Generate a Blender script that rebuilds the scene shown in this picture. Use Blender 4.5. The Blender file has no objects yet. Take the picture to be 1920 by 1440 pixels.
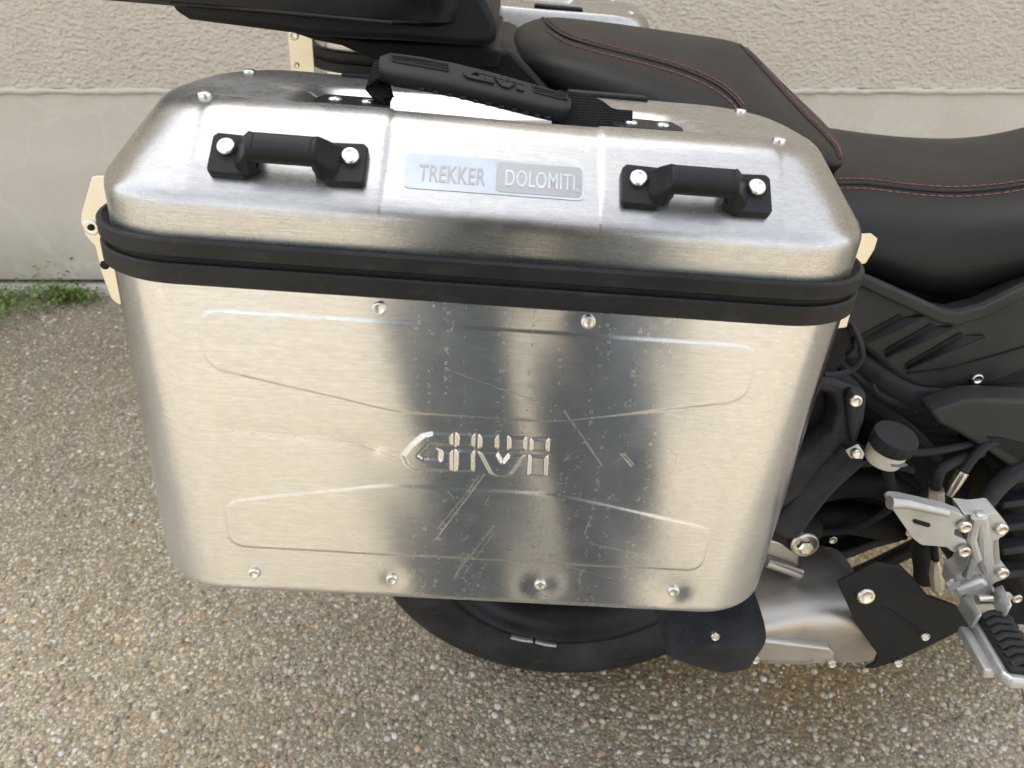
import bpy, bmesh, math, random
import numpy as np
from mathutils import Vector, Matrix
R = math.radians
random.seed(4); RNG = np.random.default_rng(4)
scn = bpy.context.scene
COL = scn.collection

# ------------------------------------------------------------------ camera
CAM_H, PITCH, FPX = 1.05, R(32.5), 1380.0
cd = bpy.data.cameras.new('camera'); cam = bpy.data.objects.new('camera', cd); COL.objects.link(cam)
cam.location = (0, 0, CAM_H); cam.rotation_euler = (R(90) - PITCH, 0, 0)
cd.sensor_width = 36; cd.lens = 36 * FPX / 1920; cd.clip_start = 0.01; cd.clip_end = 500
cd.dof.use_dof = True; cd.dof.focus_distance = 0.55; cd.dof.aperture_fstop = 13.0
scn.camera = cam
# ------------------------------------------------------------------ sky, sun, exposure
SUN_EL, SUN_AZ = R(60), R(-14)          # the sun stands behind the wall, which shades the yard
w = bpy.data.worlds.new('World'); scn.world = w; w.use_nodes = True
wn, wl = w.node_tree.nodes, w.node_tree.links
bg = wn['Background']; sky = wn.new('ShaderNodeTexSky'); sky.sky_type = 'NISHITA'; sky.sun_disc = False
sky.sun_elevation = SUN_EL; sky.sun_rotation = SUN_AZ; sky.dust_density = 3.0; sky.air_density = 1.0
hz = wn.new('ShaderNodeHueSaturation'); hz.inputs['Saturation'].default_value = 0.24
wl.new(sky.outputs[0], hz.inputs['Color']); wl.new(hz.outputs[0], bg.inputs[0]); bg.inputs[1].default_value = 0.15
sl = bpy.data.lights.new('sun', 'SUN'); sl.energy = 2.4; sl.angle = R(0.53); sl.color = (1.0, 0.955, 0.86)
so = bpy.data.objects.new('sun', sl); COL.objects.link(so)
so.rotation_euler = (-(R(90) - SUN_EL), 0, SUN_AZ)
scn.view_settings.view_transform = 'Standard'; scn.view_settings.look = 'None'
scn.view_settings.gamma = 1.0; scn.view_settings.use_curve_mapping = False
scn.view_settings.exposure = 1.78
scn.render.engine = 'CYCLES'; scn.cycles.use_denoising = True
scn.cycles.max_bounces = 6; scn.cycles.use_adaptive_sampling = True; scn.cycles.adaptive_threshold = 0.02; scn.cycles.caustics_reflective = False; scn.cycles.caustics_refractive = False

# ------------------------------------------------------------------ coordinates
_c, _s = math.cos(PITCH), math.sin(PITCH)
def at(px, py, Y):
    """a point of the place at world depth Y seen in direction (px, py) of the 1920x1440 photograph"""
    a, v = (px - 960) / FPX, (py - 720) / FPX
    d = Vector((a, _c - v * _s, -_s - v * _c)); t = Y / d.y
    return Vector((d.x * t, Y, CAM_H + d.z * t))
POSE = Matrix.Translation((-.0202, .3852, .80)) @ Matrix.Rotation(R(.49), 4, 'Z') @ Matrix.Rotation(R(-3.98), 4, 'X') @ Matrix.Rotation(R(4.44), 4, 'Y')
PINV = POSE.inverted(); _o = PINV @ Vector((0, 0, CAM_H))
def loc(px, py, yl):
    """case-local point on the case plane y = yl"""
    d = PINV.to_3x3() @ (at(px, py, 1.0) - Vector((0, 0, CAM_H)))
    return _o + d * ((yl - _o.y) / d.y)

# ------------------------------------------------------------------ node helpers and materials
class N:
    def __init__(self, name):
        self.m = bpy.data.materials.new(name); self.m.use_nodes = True
        self.t = self.m.node_tree; self.b = self.t.nodes['Principled BSDF']
    def n(self, typ, **kw):
        x = self.t.nodes.new('ShaderNode' + typ)
        for k, v in kw.items(): setattr(x, k, v)
        return x
    def put(self, sock, v):
        if hasattr(v, 'is_output'): self.t.links.new(v, sock)
        else: sock.default_value = v
    def math(self, op, a, b=0.0, c=None, clamp=False):
        x = self.n('Math', operation=op, use_clamp=clamp); self.put(x.inputs[0], a); self.put(x.inputs[1], b)
        if c is not None: self.put(x.inputs[2], c)
        return x.outputs[0]
    def vm(self, op, a, b=None, out=0):
        x = self.n('VectorMath', operation=op); self.put(x.inputs[0], a)
        if b is not None: self.put(x.inputs[1], b)
        return x.outputs[out]
    def coord(self, which='Object'):
        return self.n('TexCoord').outputs[which]
    def noise(self, vec, scale, detail=4, rough=.55, out=0):
        x = self.n('TexNoise'); self.put(x.inputs['Vector'], vec); x.inputs['Scale'].default_value = scale
        x.inputs['Detail'].default_value = detail; x.inputs['Roughness'].default_value = rough
        return x.outputs[out]
    def vor(self, vec, scale, feature='F1', out='Distance'):
        x = self.n('TexVoronoi', feature=feature); self.put(x.inputs['Vector'], vec); x.inputs['Scale'].default_value = scale
        return x.outputs[out]
    def ramp(self, fac, stops):
        x = self.n('ValToRGB'); self.put(x.inputs[0], fac); e = x.color_ramp.elements
        while len(e) < len(stops): e.new(0.5)
        for q, (p, c) in zip(e, stops):
            q.position = p; q.color = (c, c, c, 1) if isinstance(c, (int, float)) else (*c, 1)
        return x.outputs[0]
    def mix(self, fac, a, b, blend='MIX'):
        x = self.n('Mix', data_type='RGBA', blend_type=blend); self.put(x.inputs[0], fac)
        for i, v in ((6, a), (7, b)):
            if isinstance(v, tuple): v = (*v, 1)
            self.put(x.inputs[i], v)
        return x.outputs[2]
    def rng(self, v, a, b, c=0.0, d=1.0, smooth=False):
        x = self.n('MapRange', interpolation_type='SMOOTHSTEP' if smooth else 'LINEAR')
        self.put(x.inputs[0], v)
        for i, q in enumerate((a, b, c, d)): x.inputs[i + 1].default_value = q
        return x.outputs[0]
    def bump(self, h, strength, dist, prev=None):
        x = self.n('Bump'); x.inputs['Strength'].default_value = strength; x.inputs['Distance'].default_value = dist
        self.put(x.inputs['Height'], h)
        if prev is not None: self.put(x.inputs['Normal'], prev)
        return x.outputs[0]
    def set(self, **kw):
        names = dict(color='Base Color', rough='Roughness', metal='Metallic', normal='Normal', aniso='Anisotropic',
                     tangent='Tangent', spec='Specular IOR Level', coat='Coat Weight', coatr='Coat Roughness', sheen='Sheen Weight')
        for k, v in kw.items():
            if isinstance(v, tuple) and len(v) == 3: v = (*v, 1)
            self.put(self.b.inputs[names[k]], v)
        return self.m

def plastic(name, col, rough=.5, grain=900, bump=.12, dust=.0, spec=.22):
    m = N(name); c = m.coord()
    n1 = m.noise(c, grain, 2); n2 = m.noise(c, 14, 5, .65)
    colr = m.mix(m.rng(n2, .35, .75), tuple(x * .8 for x in col), tuple(min(1, x * 1.25 + dust * .25) for x in col))
    if dust:   # settled dust and greyed scuffs
        d1 = m.rng(m.noise(c, 330, 3, .7), .60, .72, 0, min(.5, dust * 6)); d2 = m.rng(m.noise(m.vm('MULTIPLY', c, (1, 1, 2.5)), 38, 6, .75), .56, .72, 0, min(.6, dust * 5))
        colr = m.mix(m.math('MAXIMUM', m.math('MULTIPLY', d1, m.rng(n2, .4, .6)), d2), colr, (.085, .078, .068))
    r = m.math('ADD', m.rng(n2, .3, .7, -.06, .08), rough)
    return m.set(color=colr, rough=r, normal=m.bump(n1, bump, .0004), spec=spec)
def metal(name, col, rough=.3, aniso=0.0, axis='X', grain=True):
    m = N(name); c = m.coord(); n2 = m.noise(c, 30, 5, .6)
    r = m.math('ADD', m.rng(n2, .3, .7, -.06, .08), rough)
    colr = m.mix(m.rng(n2, .3, .7), tuple(x * .88 for x in col), col)
    m.set(color=colr, rough=r, metal=1.0)
    if grain: m.set(normal=m.bump(m.noise(c, 500, 2), .08, .0004))
    if aniso:
        t = m.n('Tangent', direction_type='RADIAL', axis=axis); m.set(aniso=aniso, tangent=t.outputs[0])
    return m.m

SCR = []   # scratches on the big flat front: (x0,z0,x1,z1,width,strength)
def _sc(a, b, w, s):
    p, q = loc(*a, 0), loc(*b, 0); SCR.append((p.x, p.z, q.x, q.z, w, s))
for a, b, w_, s_ in [((908, 890), (816, 1012), .0008, .9), ((898, 893), (822, 990), .0006, .6), ((890, 905), (860, 945), .0006, .5), ((926, 985), (852, 1082), .0009, .5), ((878, 1040), (850, 1088), .0022, .35), ((1058, 770), (1128, 872), .0012, .55),
                     ((1164, 852), (1184, 874), .0012, .9), ((1170, 851), (1188, 871), .0009, .8), ((1282, 880), (1470, 838), .0006, .5), ((1105, 975), (1096, 1000), .0006, .9),
                     ((660, 1004), (724, 1070), .0007, .45), ((668, 1004), (716, 1058), .0005, .35), ((420, 806), (560, 820), .0011, .35), ((560, 820), (655, 830), .0014, .45),
                     ((655, 830), (750, 862), .0020, .5), ((640, 826), (745, 848), .0012, .4), ((1110, 1018), (1210, 1042), .0008, .45),
                     ((838, 692), (1010, 752), .0007, .35), ((918, 930), (910, 944), .0008, .5), ((840, 920), (852, 934), .0008, .5),
                     ((1210, 900), (1290, 880), .0005, .4), ((1060, 1060), (1150, 1085), .0005, .35), ((1480, 640), (1540, 652), .0006, .5), ((870, 1078), (925, 1000), .0006, .5)]:
    _sc(a, b, w_, s_)

def brushed(name, scratches=True, tint=(.705, .72, .745), rough=.225, aniso=.86):
    m = N(name); c = m.coord()
    cx = m.vm('MULTIPLY', c, (7., 420., 420.)); g = m.noise(cx, 2.2, 3, .7)            # brushed along x
    cx2 = m.vm('MULTIPLY', c, (22., 1500., 1500.)); g2 = m.noise(cx2, 1.2, 2, .7)
    mott = m.noise(c, 42, 6, .65); fine = m.noise(m.vm('MULTIPLY', c, (50., 190., 190.)), 2.4, 3, .7); cloud = m.noise(c, 7, 4, .6); speck = m.noise(c, 420, 2, .6)
    rr = m.math('ADD', m.rng(mott, .3, .7, -.02, .03), rough); rr = m.math('ADD', rr, m.rng(g, .3, .7, -.012, .015))
    col = m.mix(m.rng(mott, .32, .72), tuple(x * .93 for x in tint), tint)
    col = m.mix(m.rng(g2, .40, .62, 0, .36), col, tuple(x * .74 for x in tint)); col = m.mix(m.rng(g, .40, .62, 0, .40), col, tuple(x * .75 for x in tint))
    col = m.mix(m.rng(fine, .40, .60, 0, .52), col, tuple(x * .72 for x in tint))
    col = m.mix(m.rng(cloud, .5, .8, 0, .25), col, (tint[0] * .95, tint[1] * .90, tint[2] * .80))
    col = m.mix(m.rng(speck, .68, .74, 0, .25), col, tuple(x * .6 for x in tint))
    aa = aniso
    if scratches:
        p = m.vm('MULTIPLY', c, (1, 0, 1))
        sep = m.n('SeparateXYZ'); m.put(sep.inputs[0], c); X, Y, Z = sep.outputs
        # dried water drops hanging in vertical files
        colm = m.rng(m.noise(m.vm('MULTIPLY', c, (1, 0, .02)), 120, 1), .50, .56)
        win = m.math('MULTIPLY', m.rng(X, -.055, -.03), m.rng(X, .13, .16, 1, 0))
        tot = None
        for sc, lo in ((190, .27), (300, .28)):
            vn = m.n('TexVoronoi', feature='F1'); m.put(vn.inputs['Vector'], p); vn.inputs['Scale'].default_value = sc
            ds = vn.outputs['Distance']; cs = m.n('SeparateColor'); m.put(cs.inputs[0], vn.outputs['Color'])
            ring = m.math('SUBTRACT', m.rng(ds, lo - .04, lo + .02, 1, 0, True), m.rng(ds, lo - .16, lo - .04, .55, 0, True))
            pick = m.math('GREATER_THAN', cs.outputs[0], .35)
            k = m.math('MULTIPLY', m.math('MULTIPLY', ring, pick), m.math('MULTIPLY', colm, win))
            tot = k if tot is None else m.math('MAXIMUM', tot, k)
        tot = m.math('MULTIPLY', tot, .34)
        front = m.math('LESS_THAN', Y, .012); sc_all = None
        for (x0, z0, x1, z1, wd, st) in SCR:
            a = Vector((x0, 0, z0)); ba = Vector((x1 - x0, 0, z1 - z0)); L2 = ba.length_squared
            pa = m.vm('SUBTRACT', p, tuple(a)); h = m.math('MULTIPLY', m.vm('DOT_PRODUCT', pa, tuple(ba), 1), 1 / L2, clamp=True)
            sv = m.n('VectorMath', operation='SCALE'); sv.inputs[0].default_value = tuple(ba); m.put(sv.inputs['Scale'], h)
            d = m.vm('LENGTH', m.vm('SUBTRACT', pa, sv.outputs[0]), None, 1)
            k = m.math('MULTIPLY', m.rng(d, wd * .25, wd, st, 0, True), 1.0)
            sc_all = k if sc_all is None else m.math('MAXIMUM', sc_all, k)
        # along-scratch breakup so they do not read as ruled lines
        sc_all = m.math('MULTIPLY', sc_all, m.rng(m.noise(m.vm('MULTIPLY', c, (1, 0, 1)), 260, 4, .8), .35, .62, .25, 1.))
        sc_all = m.math('MULTIPLY', sc_all, front); tot = m.math('MULTIPLY', tot, front)
        rr = m.math('ADD', rr, m.math('MULTIPLY', m.math('MAXIMUM', sc_all, tot), .22))
        col = m.mix(m.math('MULTIPLY', sc_all, .30), col, (.93, .92, .90))
        col = m.mix(m.math('MULTIPLY', tot, .7), col, (.86, .86, .84))
        aa = m.math('MULTIPLY', m.math('SUBTRACT', 1.0, m.math('MAXIMUM', sc_all, tot), clamp=True), aniso)
    else:
        # fine handling marks on the lid
        dv = m.vm('ADD', m.vm('MULTIPLY', c, (60, 60, 170)), m.vm('MULTIPLY', m.noise(c, 25, 3, out=1), (14, 14, 14)))
        wear = m.rng(m.noise(dv, 1.6, 5, .75), .66, .74, 0, .35)
        rr = m.math('ADD', rr, m.math('MULTIPLY', wear, .22)); col = m.mix(m.math('MULTIPLY', wear, .35), col, (.75, .75, .73))
        dr = m.vm('LENGTH', m.vm('MULTIPLY', m.vm('SUBTRACT', c, (.2235, .052, .104)), (1.0, .8, 1.5)), None, 1)
        col = m.mix(m.math('MULTIPLY', m.rng(dr, .004, .017, .8, 0, True), m.rng(m.noise(c, 120, 4, .7), .35, .6)), col, (.42, .10, .09))
    t = m.n('Tangent', direction_type='RADIAL', axis='X')
    return m.set(color=col, rough=rr, metal=1.0, aniso=aa, tangent=t.outputs[0])

M = {}
M['alu_body'] = brushed('brushed_aluminium_front')
M['alu_lid'] = brushed('brushed_aluminium_lid', False, (.56, .555, .54), .27, .74)
M['rivet'] = metal('rivet_aluminium', (.82, .82, .80), .30)
M['plate'] = metal('passivated_steel_plate', (.70, .655, .56), .36)
M['steel'] = metal('stainless_steel', (.52, .49, .455), .44, .35, 'X')
M['screw'] = metal('zinc_screw', (.70, .67, .60), .28)
M['silver'] = plastic('silver_paint_cast', (.52, .52, .51), .36, 700, .15)
M['silver'].node_tree.nodes['Principled BSDF'].inputs['Metallic'].default_value = .55
M['band'] = plastic('black_seal_band', (.011, .011, .0115), .42, 300, .08, .05)
M['black'] = plastic('black_moulded_plastic', (.010, .0105, .012), .48, 1400, .30, .02)
M['gloss'] = plastic('black_gloss_shell', (.010, .010, .011), .20, 200, .03)
M['rubber'] = plastic('black_rubber', (.021, .021, .023), .62, 1800, .35, .02)
M['tyre'] = plastic('tyre_rubber', (.021, .0205, .020), .70, 600, .35, .09)
M['rim'] = plastic('black_wheel_paint', (.012, .012, .013), .34, 400, .05, .03)
M['cast'] = plastic('dark_cast_metal', (.017, .019, .023), .46, 500, .35, .10)
M['panel'] = plastic('charcoal_panel_plastic', (.032, .032, .0315), .52, 2200, .22, .02)
M['dark'] = plastic('dark_engine_black', (.006, .006, .006), .6, 120, .3, .05)
M['decal'] = plastic('pale_blue_decal', (.56, .62, .68), .5, 200, .02, 0, .25)
M['decal_grey'] = metal('worn_decal_metal', (.34, .335, .33), .38)
M['white_tank'] = plastic('milky_white_plastic', (.74, .72, .63), .45, 300, .05, 0)
M['print'] = plastic('grey_print', (.25, .22, .20), .6)
M['red'] = plastic('red_thread', (.36, .115, .10), .65, 900, .3)
M['lead'] = metal('wheel_weight_lead', (.42, .42, .42), .5)
M['mesh_grey'] = plastic('woven_mesh', (.05, .05, .055), .6, 900, .5)

def leather():
    m = N('black_leatherette'); c = m.coord(); v = m.vor(c, 620, 'F1'); n2 = m.noise(c, 9, 4)
    col = m.mix(m.rng(n2, .3, .7), (.010, .010, .011), (.015, .015, .015))
    nrm = m.bump(m.math('ADD', v, m.math('MULTIPLY', m.noise(c, 900, 2), .5)), .28, .0006)
    return m.set(color=col, rough=m.rng(n2, .3, .7, .42, .52), normal=nrm, spec=.28)
M['leather'] = leather()
def webbing():
    m = N('black_webbing'); c = m.coord()
    def wv(v, sc):
        x = m.n('TexWave', wave_type='BANDS', bands_direction='X'); m.put(x.inputs['Vector'], v); x.inputs['Scale'].default_value = sc; return x.outputs[1]
    a = wv(c, 210); z = m.n('TexWave', wave_type='BANDS', bands_direction='Z'); m.put(z.inputs['Vector'], c); z.inputs['Scale'].default_value = 210
    h = m.math('MULTIPLY', a, z.outputs[1])
    return m.set(color=m.mix(h, (.004, .004, .004), (.035, .035, .038)), rough=.8, normal=m.bump(h, .9, .0015), spec=.2)
M['web'] = webbing()
def fabric(name, col):
    m = N(name); c = m.coord()
    return m.set(color=m.mix(m.noise(c, 40, 4), tuple(x * .8 for x in col), col), rough=.85, normal=m.bump(m.noise(c, 260, 3), .4, .002))
M['denim'] = fabric('dark_denim', (.062, .074, .085)); M['jacket'] = fabric('dark_jacket', (.02, .02, .022))
M['skin'] = fabric('skin', (.45, .27, .19)); M['hair'] = fabric('brown_hair', (.05, .03, .018)); M['shoe'] = fabric('black_shoe', (.015, .015, .015))

def stucco():
    m = N('pale_stucco'); c = m.coord()
    v = m.vm('MULTIPLY', c, (.9, 1., 1.5)); n1 = m.noise(v, 84, 2, .5); n2 = m.noise(c, 130, 4, .6); n3 = m.noise(c, 2.2, 6, .65)
    h = m.math('ADD', m.rng(n1, .25, .75, 0, 1), m.math('MULTIPLY', n2, .45))
    col = m.mix(m.rng(n3, .3, .72), (.56, .50, .41), (.63, .575, .485))
    col = m.mix(m.rng(h, .15, .75, .42, 0), col, (.40, .335, .25))
    col = m.mix(m.rng(m.noise(c, 16, 6, .75), .66, .74, 0, .5), col, (.44, .39, .28))
    return m.set(color=col, rough=.92, normal=m.bump(h, .85, .007), spec=.2)
def plinth():
    m = N('smooth_plinth_render'); c = m.coord()
    n3 = m.noise(m.vm('MULTIPLY', c, (1, 1, 1.6)), 3.2, 8, .68); n4 = m.noise(m.vm('MULTIPLY', c, (2.2, 2, 7)), 9, 5, .7); n5 = m.noise(c, 160, 4, .6)
    col = m.mix(m.rng(n3, .3, .7), (.53, .48, .405), (.60, .555, .48))
    col = m.mix(m.rng(n4, .55, .8, 0, .6), col, (.60, .56, .50))
    sep = m.n('SeparateXYZ'); m.put(sep.inputs[0], c)
    damp = m.math('MULTIPLY', m.rng(sep.outputs[2], .05, .26, 1, 0), m.rng(m.noise(c, 5, 6, .7), .30, .68))
    col = m.mix(m.math('MULTIPLY', damp, .7), col, (.27, .24, .17))
    blot = m.rng(m.noise(c, 7.5, 9, .8), .62, .75, 0, .5); col = m.mix(blot, col, (.30, .29, .24))
    crack = m.rng(m.vor(m.vm('ADD', c, m.vm('MULTIPLY', m.noise(c, 5, 4, out=1), (.3, .3, .3))), 2.6, 'DISTANCE_TO_EDGE'), 0, .035, .4, 0, True)
    col = m.mix(crack, col, (.62, .58, .53))
    return m.set(color=col, rough=.88, normal=m.bump(m.math('ADD', n5, m.math('MULTIPLY', n4, .8)), .35, .004), spec=.25)
M['stucco'], M['plinth'] = stucco(), plinth()
M['mortar'] = fabric('pale_mortar', (.62, .57, .51))

PEB = [(0, (0.207, 0.169, 0.111)), (0.13, (0.416, 0.343, 0.236)), (0.3, (0.32, 0.289, 0.214)), (0.46, (0.61, 0.526, 0.376)), (0.6, (0.159, 0.141, 0.111)), (0.7, (0.75, 0.666, 0.495)), (0.8, (0.48, 0.312, 0.171)), (0.87, (0.552, 0.516, 0.448)), (0.94, (0.75, 0.75, 0.688)), (0.985, (0.394, 0.222, 0.147)), (1, (0.75, 0.75, 0.75))]
def ground_mat():
    m = N('exposed_aggregate_concrete'); c = m.coord()
    cw = m.vm('ADD', c, m.vm('MULTIPLY', m.noise(c, 90, 2, out=1), (.006, .006, .006)))
    va = m.n('TexVoronoi', feature='F1'); m.put(va.inputs['Vector'], cw); va.inputs['Scale'].default_value = 105
    vb = m.n('TexVoronoi', feature='F1'); m.put(vb.inputs['Vector'], cw); vb.inputs['Scale'].default_value = 190
    sa = m.n('SeparateColor'); m.put(sa.inputs[0], va.outputs['Color']); sb = m.n('SeparateColor'); m.put(sb.inputs[0], vb.outputs['Color'])
    ca = m.ramp(sa.outputs[0], PEB); cb = m.ramp(sb.outputs[1], PEB)
    big = m.math('GREATER_THAN', sa.outputs[1], .45)
    big = m.math('MULTIPLY', big, m.rng(va.outputs['Distance'], .40, .50, 1, 0))
    col = m.mix(big, cb, ca)
    edge = m.rng(vb.outputs['Distance'], .35, .6, 0, .75); edge = m.math('MULTIPLY', edge, m.math('SUBTRACT', 1.0, big))
    matrix = m.mix(m.noise(c, 30, 5), (.205, .184, .138), (.325, .298, .235))
    col = m.mix(edge, col, matrix)
    mac = m.noise(c, 2.4, 6, .65)
    col = m.mix(m.rng(mac, .3, .7, .7, 0), col, m.mix(1.0, col, (.68, .65, .57), 'MULTIPLY'))
    col = m.mix(m.rng(m.noise(c, 6.5, 5, .7), .52, .72, 0, .5), col, m.mix(1.0, col, (1.22, 1.22, 1.24), 'MULTIPLY'))
    # soft pool of light painted into the colour at left, oily brown damp ground under the exhaust
    sep = m.n('SeparateXYZ'); m.put(sep.inputs[0], c); X, Y, Z = sep.outputs
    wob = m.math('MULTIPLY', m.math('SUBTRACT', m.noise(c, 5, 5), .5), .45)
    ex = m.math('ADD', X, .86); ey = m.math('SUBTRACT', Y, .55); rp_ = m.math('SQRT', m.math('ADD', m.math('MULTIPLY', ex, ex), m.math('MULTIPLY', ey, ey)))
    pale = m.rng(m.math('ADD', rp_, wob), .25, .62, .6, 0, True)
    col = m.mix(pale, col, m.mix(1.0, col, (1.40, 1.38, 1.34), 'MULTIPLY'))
    grime = m.rng(m.math('ADD', Y, wob), 1.15, 1.9, 0, .55, True)  # darker, greyer tone towards the wall
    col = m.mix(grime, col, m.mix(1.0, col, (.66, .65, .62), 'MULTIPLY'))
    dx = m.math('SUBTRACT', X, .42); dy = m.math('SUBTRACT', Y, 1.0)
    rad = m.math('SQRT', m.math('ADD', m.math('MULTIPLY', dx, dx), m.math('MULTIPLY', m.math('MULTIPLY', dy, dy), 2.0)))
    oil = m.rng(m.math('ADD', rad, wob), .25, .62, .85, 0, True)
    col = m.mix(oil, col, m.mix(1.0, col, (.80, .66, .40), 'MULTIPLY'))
    h = m.math('MAXIMUM', m.rng(vb.outputs['Distance'], .0, .6, .62, 0), m.math('MULTIPLY', big, m.rng(va.outputs['Distance'], 0, .5, 1, .3)))
    h = m.math('ADD', h, m.math('MULTIPLY', m.noise(c, 700, 3), .18))
    r = m.rng(sb.outputs[2], 0, 1, .42, .8)
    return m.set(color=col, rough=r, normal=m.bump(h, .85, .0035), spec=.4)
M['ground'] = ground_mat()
def pebble_mat():
    m = N('pebble_stone'); g = m.n('NewGeometry'); c = m.coord()
    col = m.ramp(g.outputs['Random Per Island'], PEB)
    col = m.mix(m.rng(m.noise(c, 500, 3), .4, .7, 0, .35), col, (.3, .28, .24))
    return m.set(color=col, rough=m.rng(g.outputs['Random Per Island'], 0, 1, .38, .7), normal=m.bump(m.noise(c, 900, 3), .3, .0006))
M['pebble'] = pebble_mat()
def leaf_mat():
    m = N('weed_leaf'); g = m.n('NewGeometry')
    col = m.ramp(g.outputs['Random Per Island'], [(0, (.05, .10, .012)), (.5, (.11, .20, .02)), (.80, (.19, .30, .045)), (.93, (.26, .28, .08)), (1, (.24, .17, .09))])
    m.set(color=col, rough=.5); m.b.inputs['Subsurface Weight'].default_value = 0; return m.m
M['leaf'] = leaf_mat()

# ------------------------------------------------------------------ mesh helpers
class MB:
    def __init__(self): self.v, self.f = [], []
    def add(self, vs, fs):
        o = len(self.v); self.v += [tuple(x) for x in vs]; self.f += [tuple(i + o for i in f) for f in fs]; return self
    def box(self, c, s, rot=None):
        vs = [Vector((x * s[0] / 2, y * s[1] / 2, z * s[2] / 2)) for x in (-1, 1) for y in (-1, 1) for z in (-1, 1)]
        if rot is not None: vs = [rot @ v for v in vs]
        return self.add([v + Vector(c) for v in vs], [(0, 1, 3, 2), (4, 6, 7, 5), (0, 4, 5, 1), (2, 3, 7, 6), (0, 2, 6, 4), (1, 5, 7, 3)])
    def prism(self, pts, ext):
        """closed polygon of 3D points extruded by the vector ext"""
        n = len(pts); ext = Vector(ext); pts = [Vector(p) for p in pts]
        a = Vector((0, 0, 0))
        for i in range(n): a += pts[i].cross(pts[(i + 1) % n])
        if a.dot(ext) > 0: pts = pts[::-1]
        return self.add(pts + [p + ext for p in pts],
                        [tuple(range(n)), tuple(range(2 * n - 1, n - 1, -1))] + [(i, i + n, (i + 1) % n + n, (i + 1) % n) for i in range(n)])
    def loft(self, rings, closed=True, caps=True):
        n = len(rings[0]); vs = [p for r in rings for p in r]; fs = []
        m = n if closed else n - 1
        for i in range(len(rings) - 1):
            for j in range(m):
                k = (j + 1) % n; fs.append((i * n + j, i * n + k, (i + 1) * n + k, (i + 1) * n + j))
        if caps and closed: fs += [tuple(range(n - 1, -1, -1)), tuple(range((len(rings) - 1) * n, len(rings) * n))]
        return self.add(vs, fs)
    def tube(self, path, r, seg=12, flat=1.0):
        path = [Vector(p) for p in path]; rings = []; up = Vector((0.03, .02, 1)).normalized()
        for i, p in enumerate(path):
            d = (path[min(i + 1, len(path) - 1)] - path[max(i - 1, 0)]).normalized()
            a = d.cross(up)
            if a.length < .05: a = d.cross(Vector((0, 1, 0)))
            a.normalize(); b = d.cross(a); rr = r[i] if isinstance(r, (list, tuple)) else r
            rings.append([p + a * math.cos(t) * rr + b * math.sin(t) * rr * flat for t in (2 * math.pi * j / seg for j in range(seg))])
        return self.loft(rings)
    def lathe(self, prof, mat, seg=48):
        """prof: (radius, height) pairs revolved about the local z of mat"""
        rings = [[mat @ Vector((r * math.cos(2 * math.pi * j / seg), r * math.sin(2 * math.pi * j / seg), h)) for j in range(seg)] for r, h in prof]
        return self.loft(rings, True, True)
    def mesh(self, name, mat, sharp=38):
        me = bpy.data.meshes.new(name); me.from_pydata(self.v, [], self.f); me.validate()
        bm = bmesh.new(); bm.from_mesh(me); bmesh.ops.recalc_face_normals(bm, faces=bm.faces); bm.to_mesh(me); bm.free()
        me.materials.append(mat); finish(me, sharp); return me
    def build(self, name, mat, parent=None, sharp=38, bevel=0, sub=0, solid=0):
        return link(name, self.mesh(name, mat, sharp), parent, bevel, sub, solid)
def finish(me, sharp=38):
    me.polygons.foreach_set('use_smooth', [True] * len(me.polygons))
    me.set_sharp_from_angle(angle=R(sharp)); me.update()
def link(name, me, parent=None, bevel=0, sub=0, solid=0):
    o = bpy.data.objects.new(name, me); COL.objects.link(o)
    if parent is not None:
        o.parent = parent
        if parent.type == 'EMPTY' and parent.get('_world'): o.location = -Vector(parent.location)
    if solid: s = o.modifiers.new('solid', 'SOLIDIFY'); s.thickness = solid; s.offset = 0
    if bevel:
        b = o.modifiers.new('bevel', 'BEVEL'); b.width = bevel; b.segments = 3; b.limit_method = 'ANGLE'; b.angle_limit = R(30); b.harden_normals = False
    if sub: s = o.modifiers.new('sub', 'SUBSURF'); s.levels = sub; s.render_levels = sub
    return o
def thing(name, label, cat, at_=(0, 0, 0), world=True, group=None):
    o = bpy.data.objects.new(name, None); COL.objects.link(o); o.location = at_; o.empty_display_size = .05
    o['label'] = label; o['category'] = cat
    if group: o['group'] = group
    if world: o['_world'] = 1
    return o
def tag(o, label, cat, group=None):
    o['label'] = label; o['category'] = cat
    if group: o['group'] = group
    return o
def rivet_mesh(name, r, h, mat, dish=True):
    prof = [(r * .98, -.001), (r, 0), (r, h * .55), (r * .9, h * .9), (r * .78, h)]
    if dish: prof += [(r * .6, h * .96), (r * .5, h * .80), (r * .12, h * .82)]
    else: prof += [(r * .3, h * 1.15), (r * .05, h * 1.18)]
    return MB().lathe(prof, Matrix(), 20).mesh(name, mat, 50)
def put(name, me, p, n, parent):
    """instance of a shared mesh with its z axis along n"""
    o = bpy.data.objects.new(name, me); COL.objects.link(o); o.parent = parent
    p = Vector(p)
    if parent.type == 'EMPTY' and parent.get('_world'): p = p - Vector(parent.location)
    o.location = p; o.rotation_mode = 'QUATERNION'; o.rotation_quaternion = Vector(n).normalized().to_track_quat('Z', 'Y'); return o

# ================================================================== SETTING
WALL_Y = 2.22
def grid_sheet(name, x0, x1, y0, y1, z, mat):
    return MB().add([(x0, y0, z), (x1, y0, z), (x1, y1, z), (x0, y1, z)], [(0, 1, 2, 3)]).build(name, mat)
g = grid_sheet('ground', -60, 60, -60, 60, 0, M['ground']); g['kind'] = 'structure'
g['label'] = 'exposed aggregate concrete yard under the motorcycle'

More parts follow.
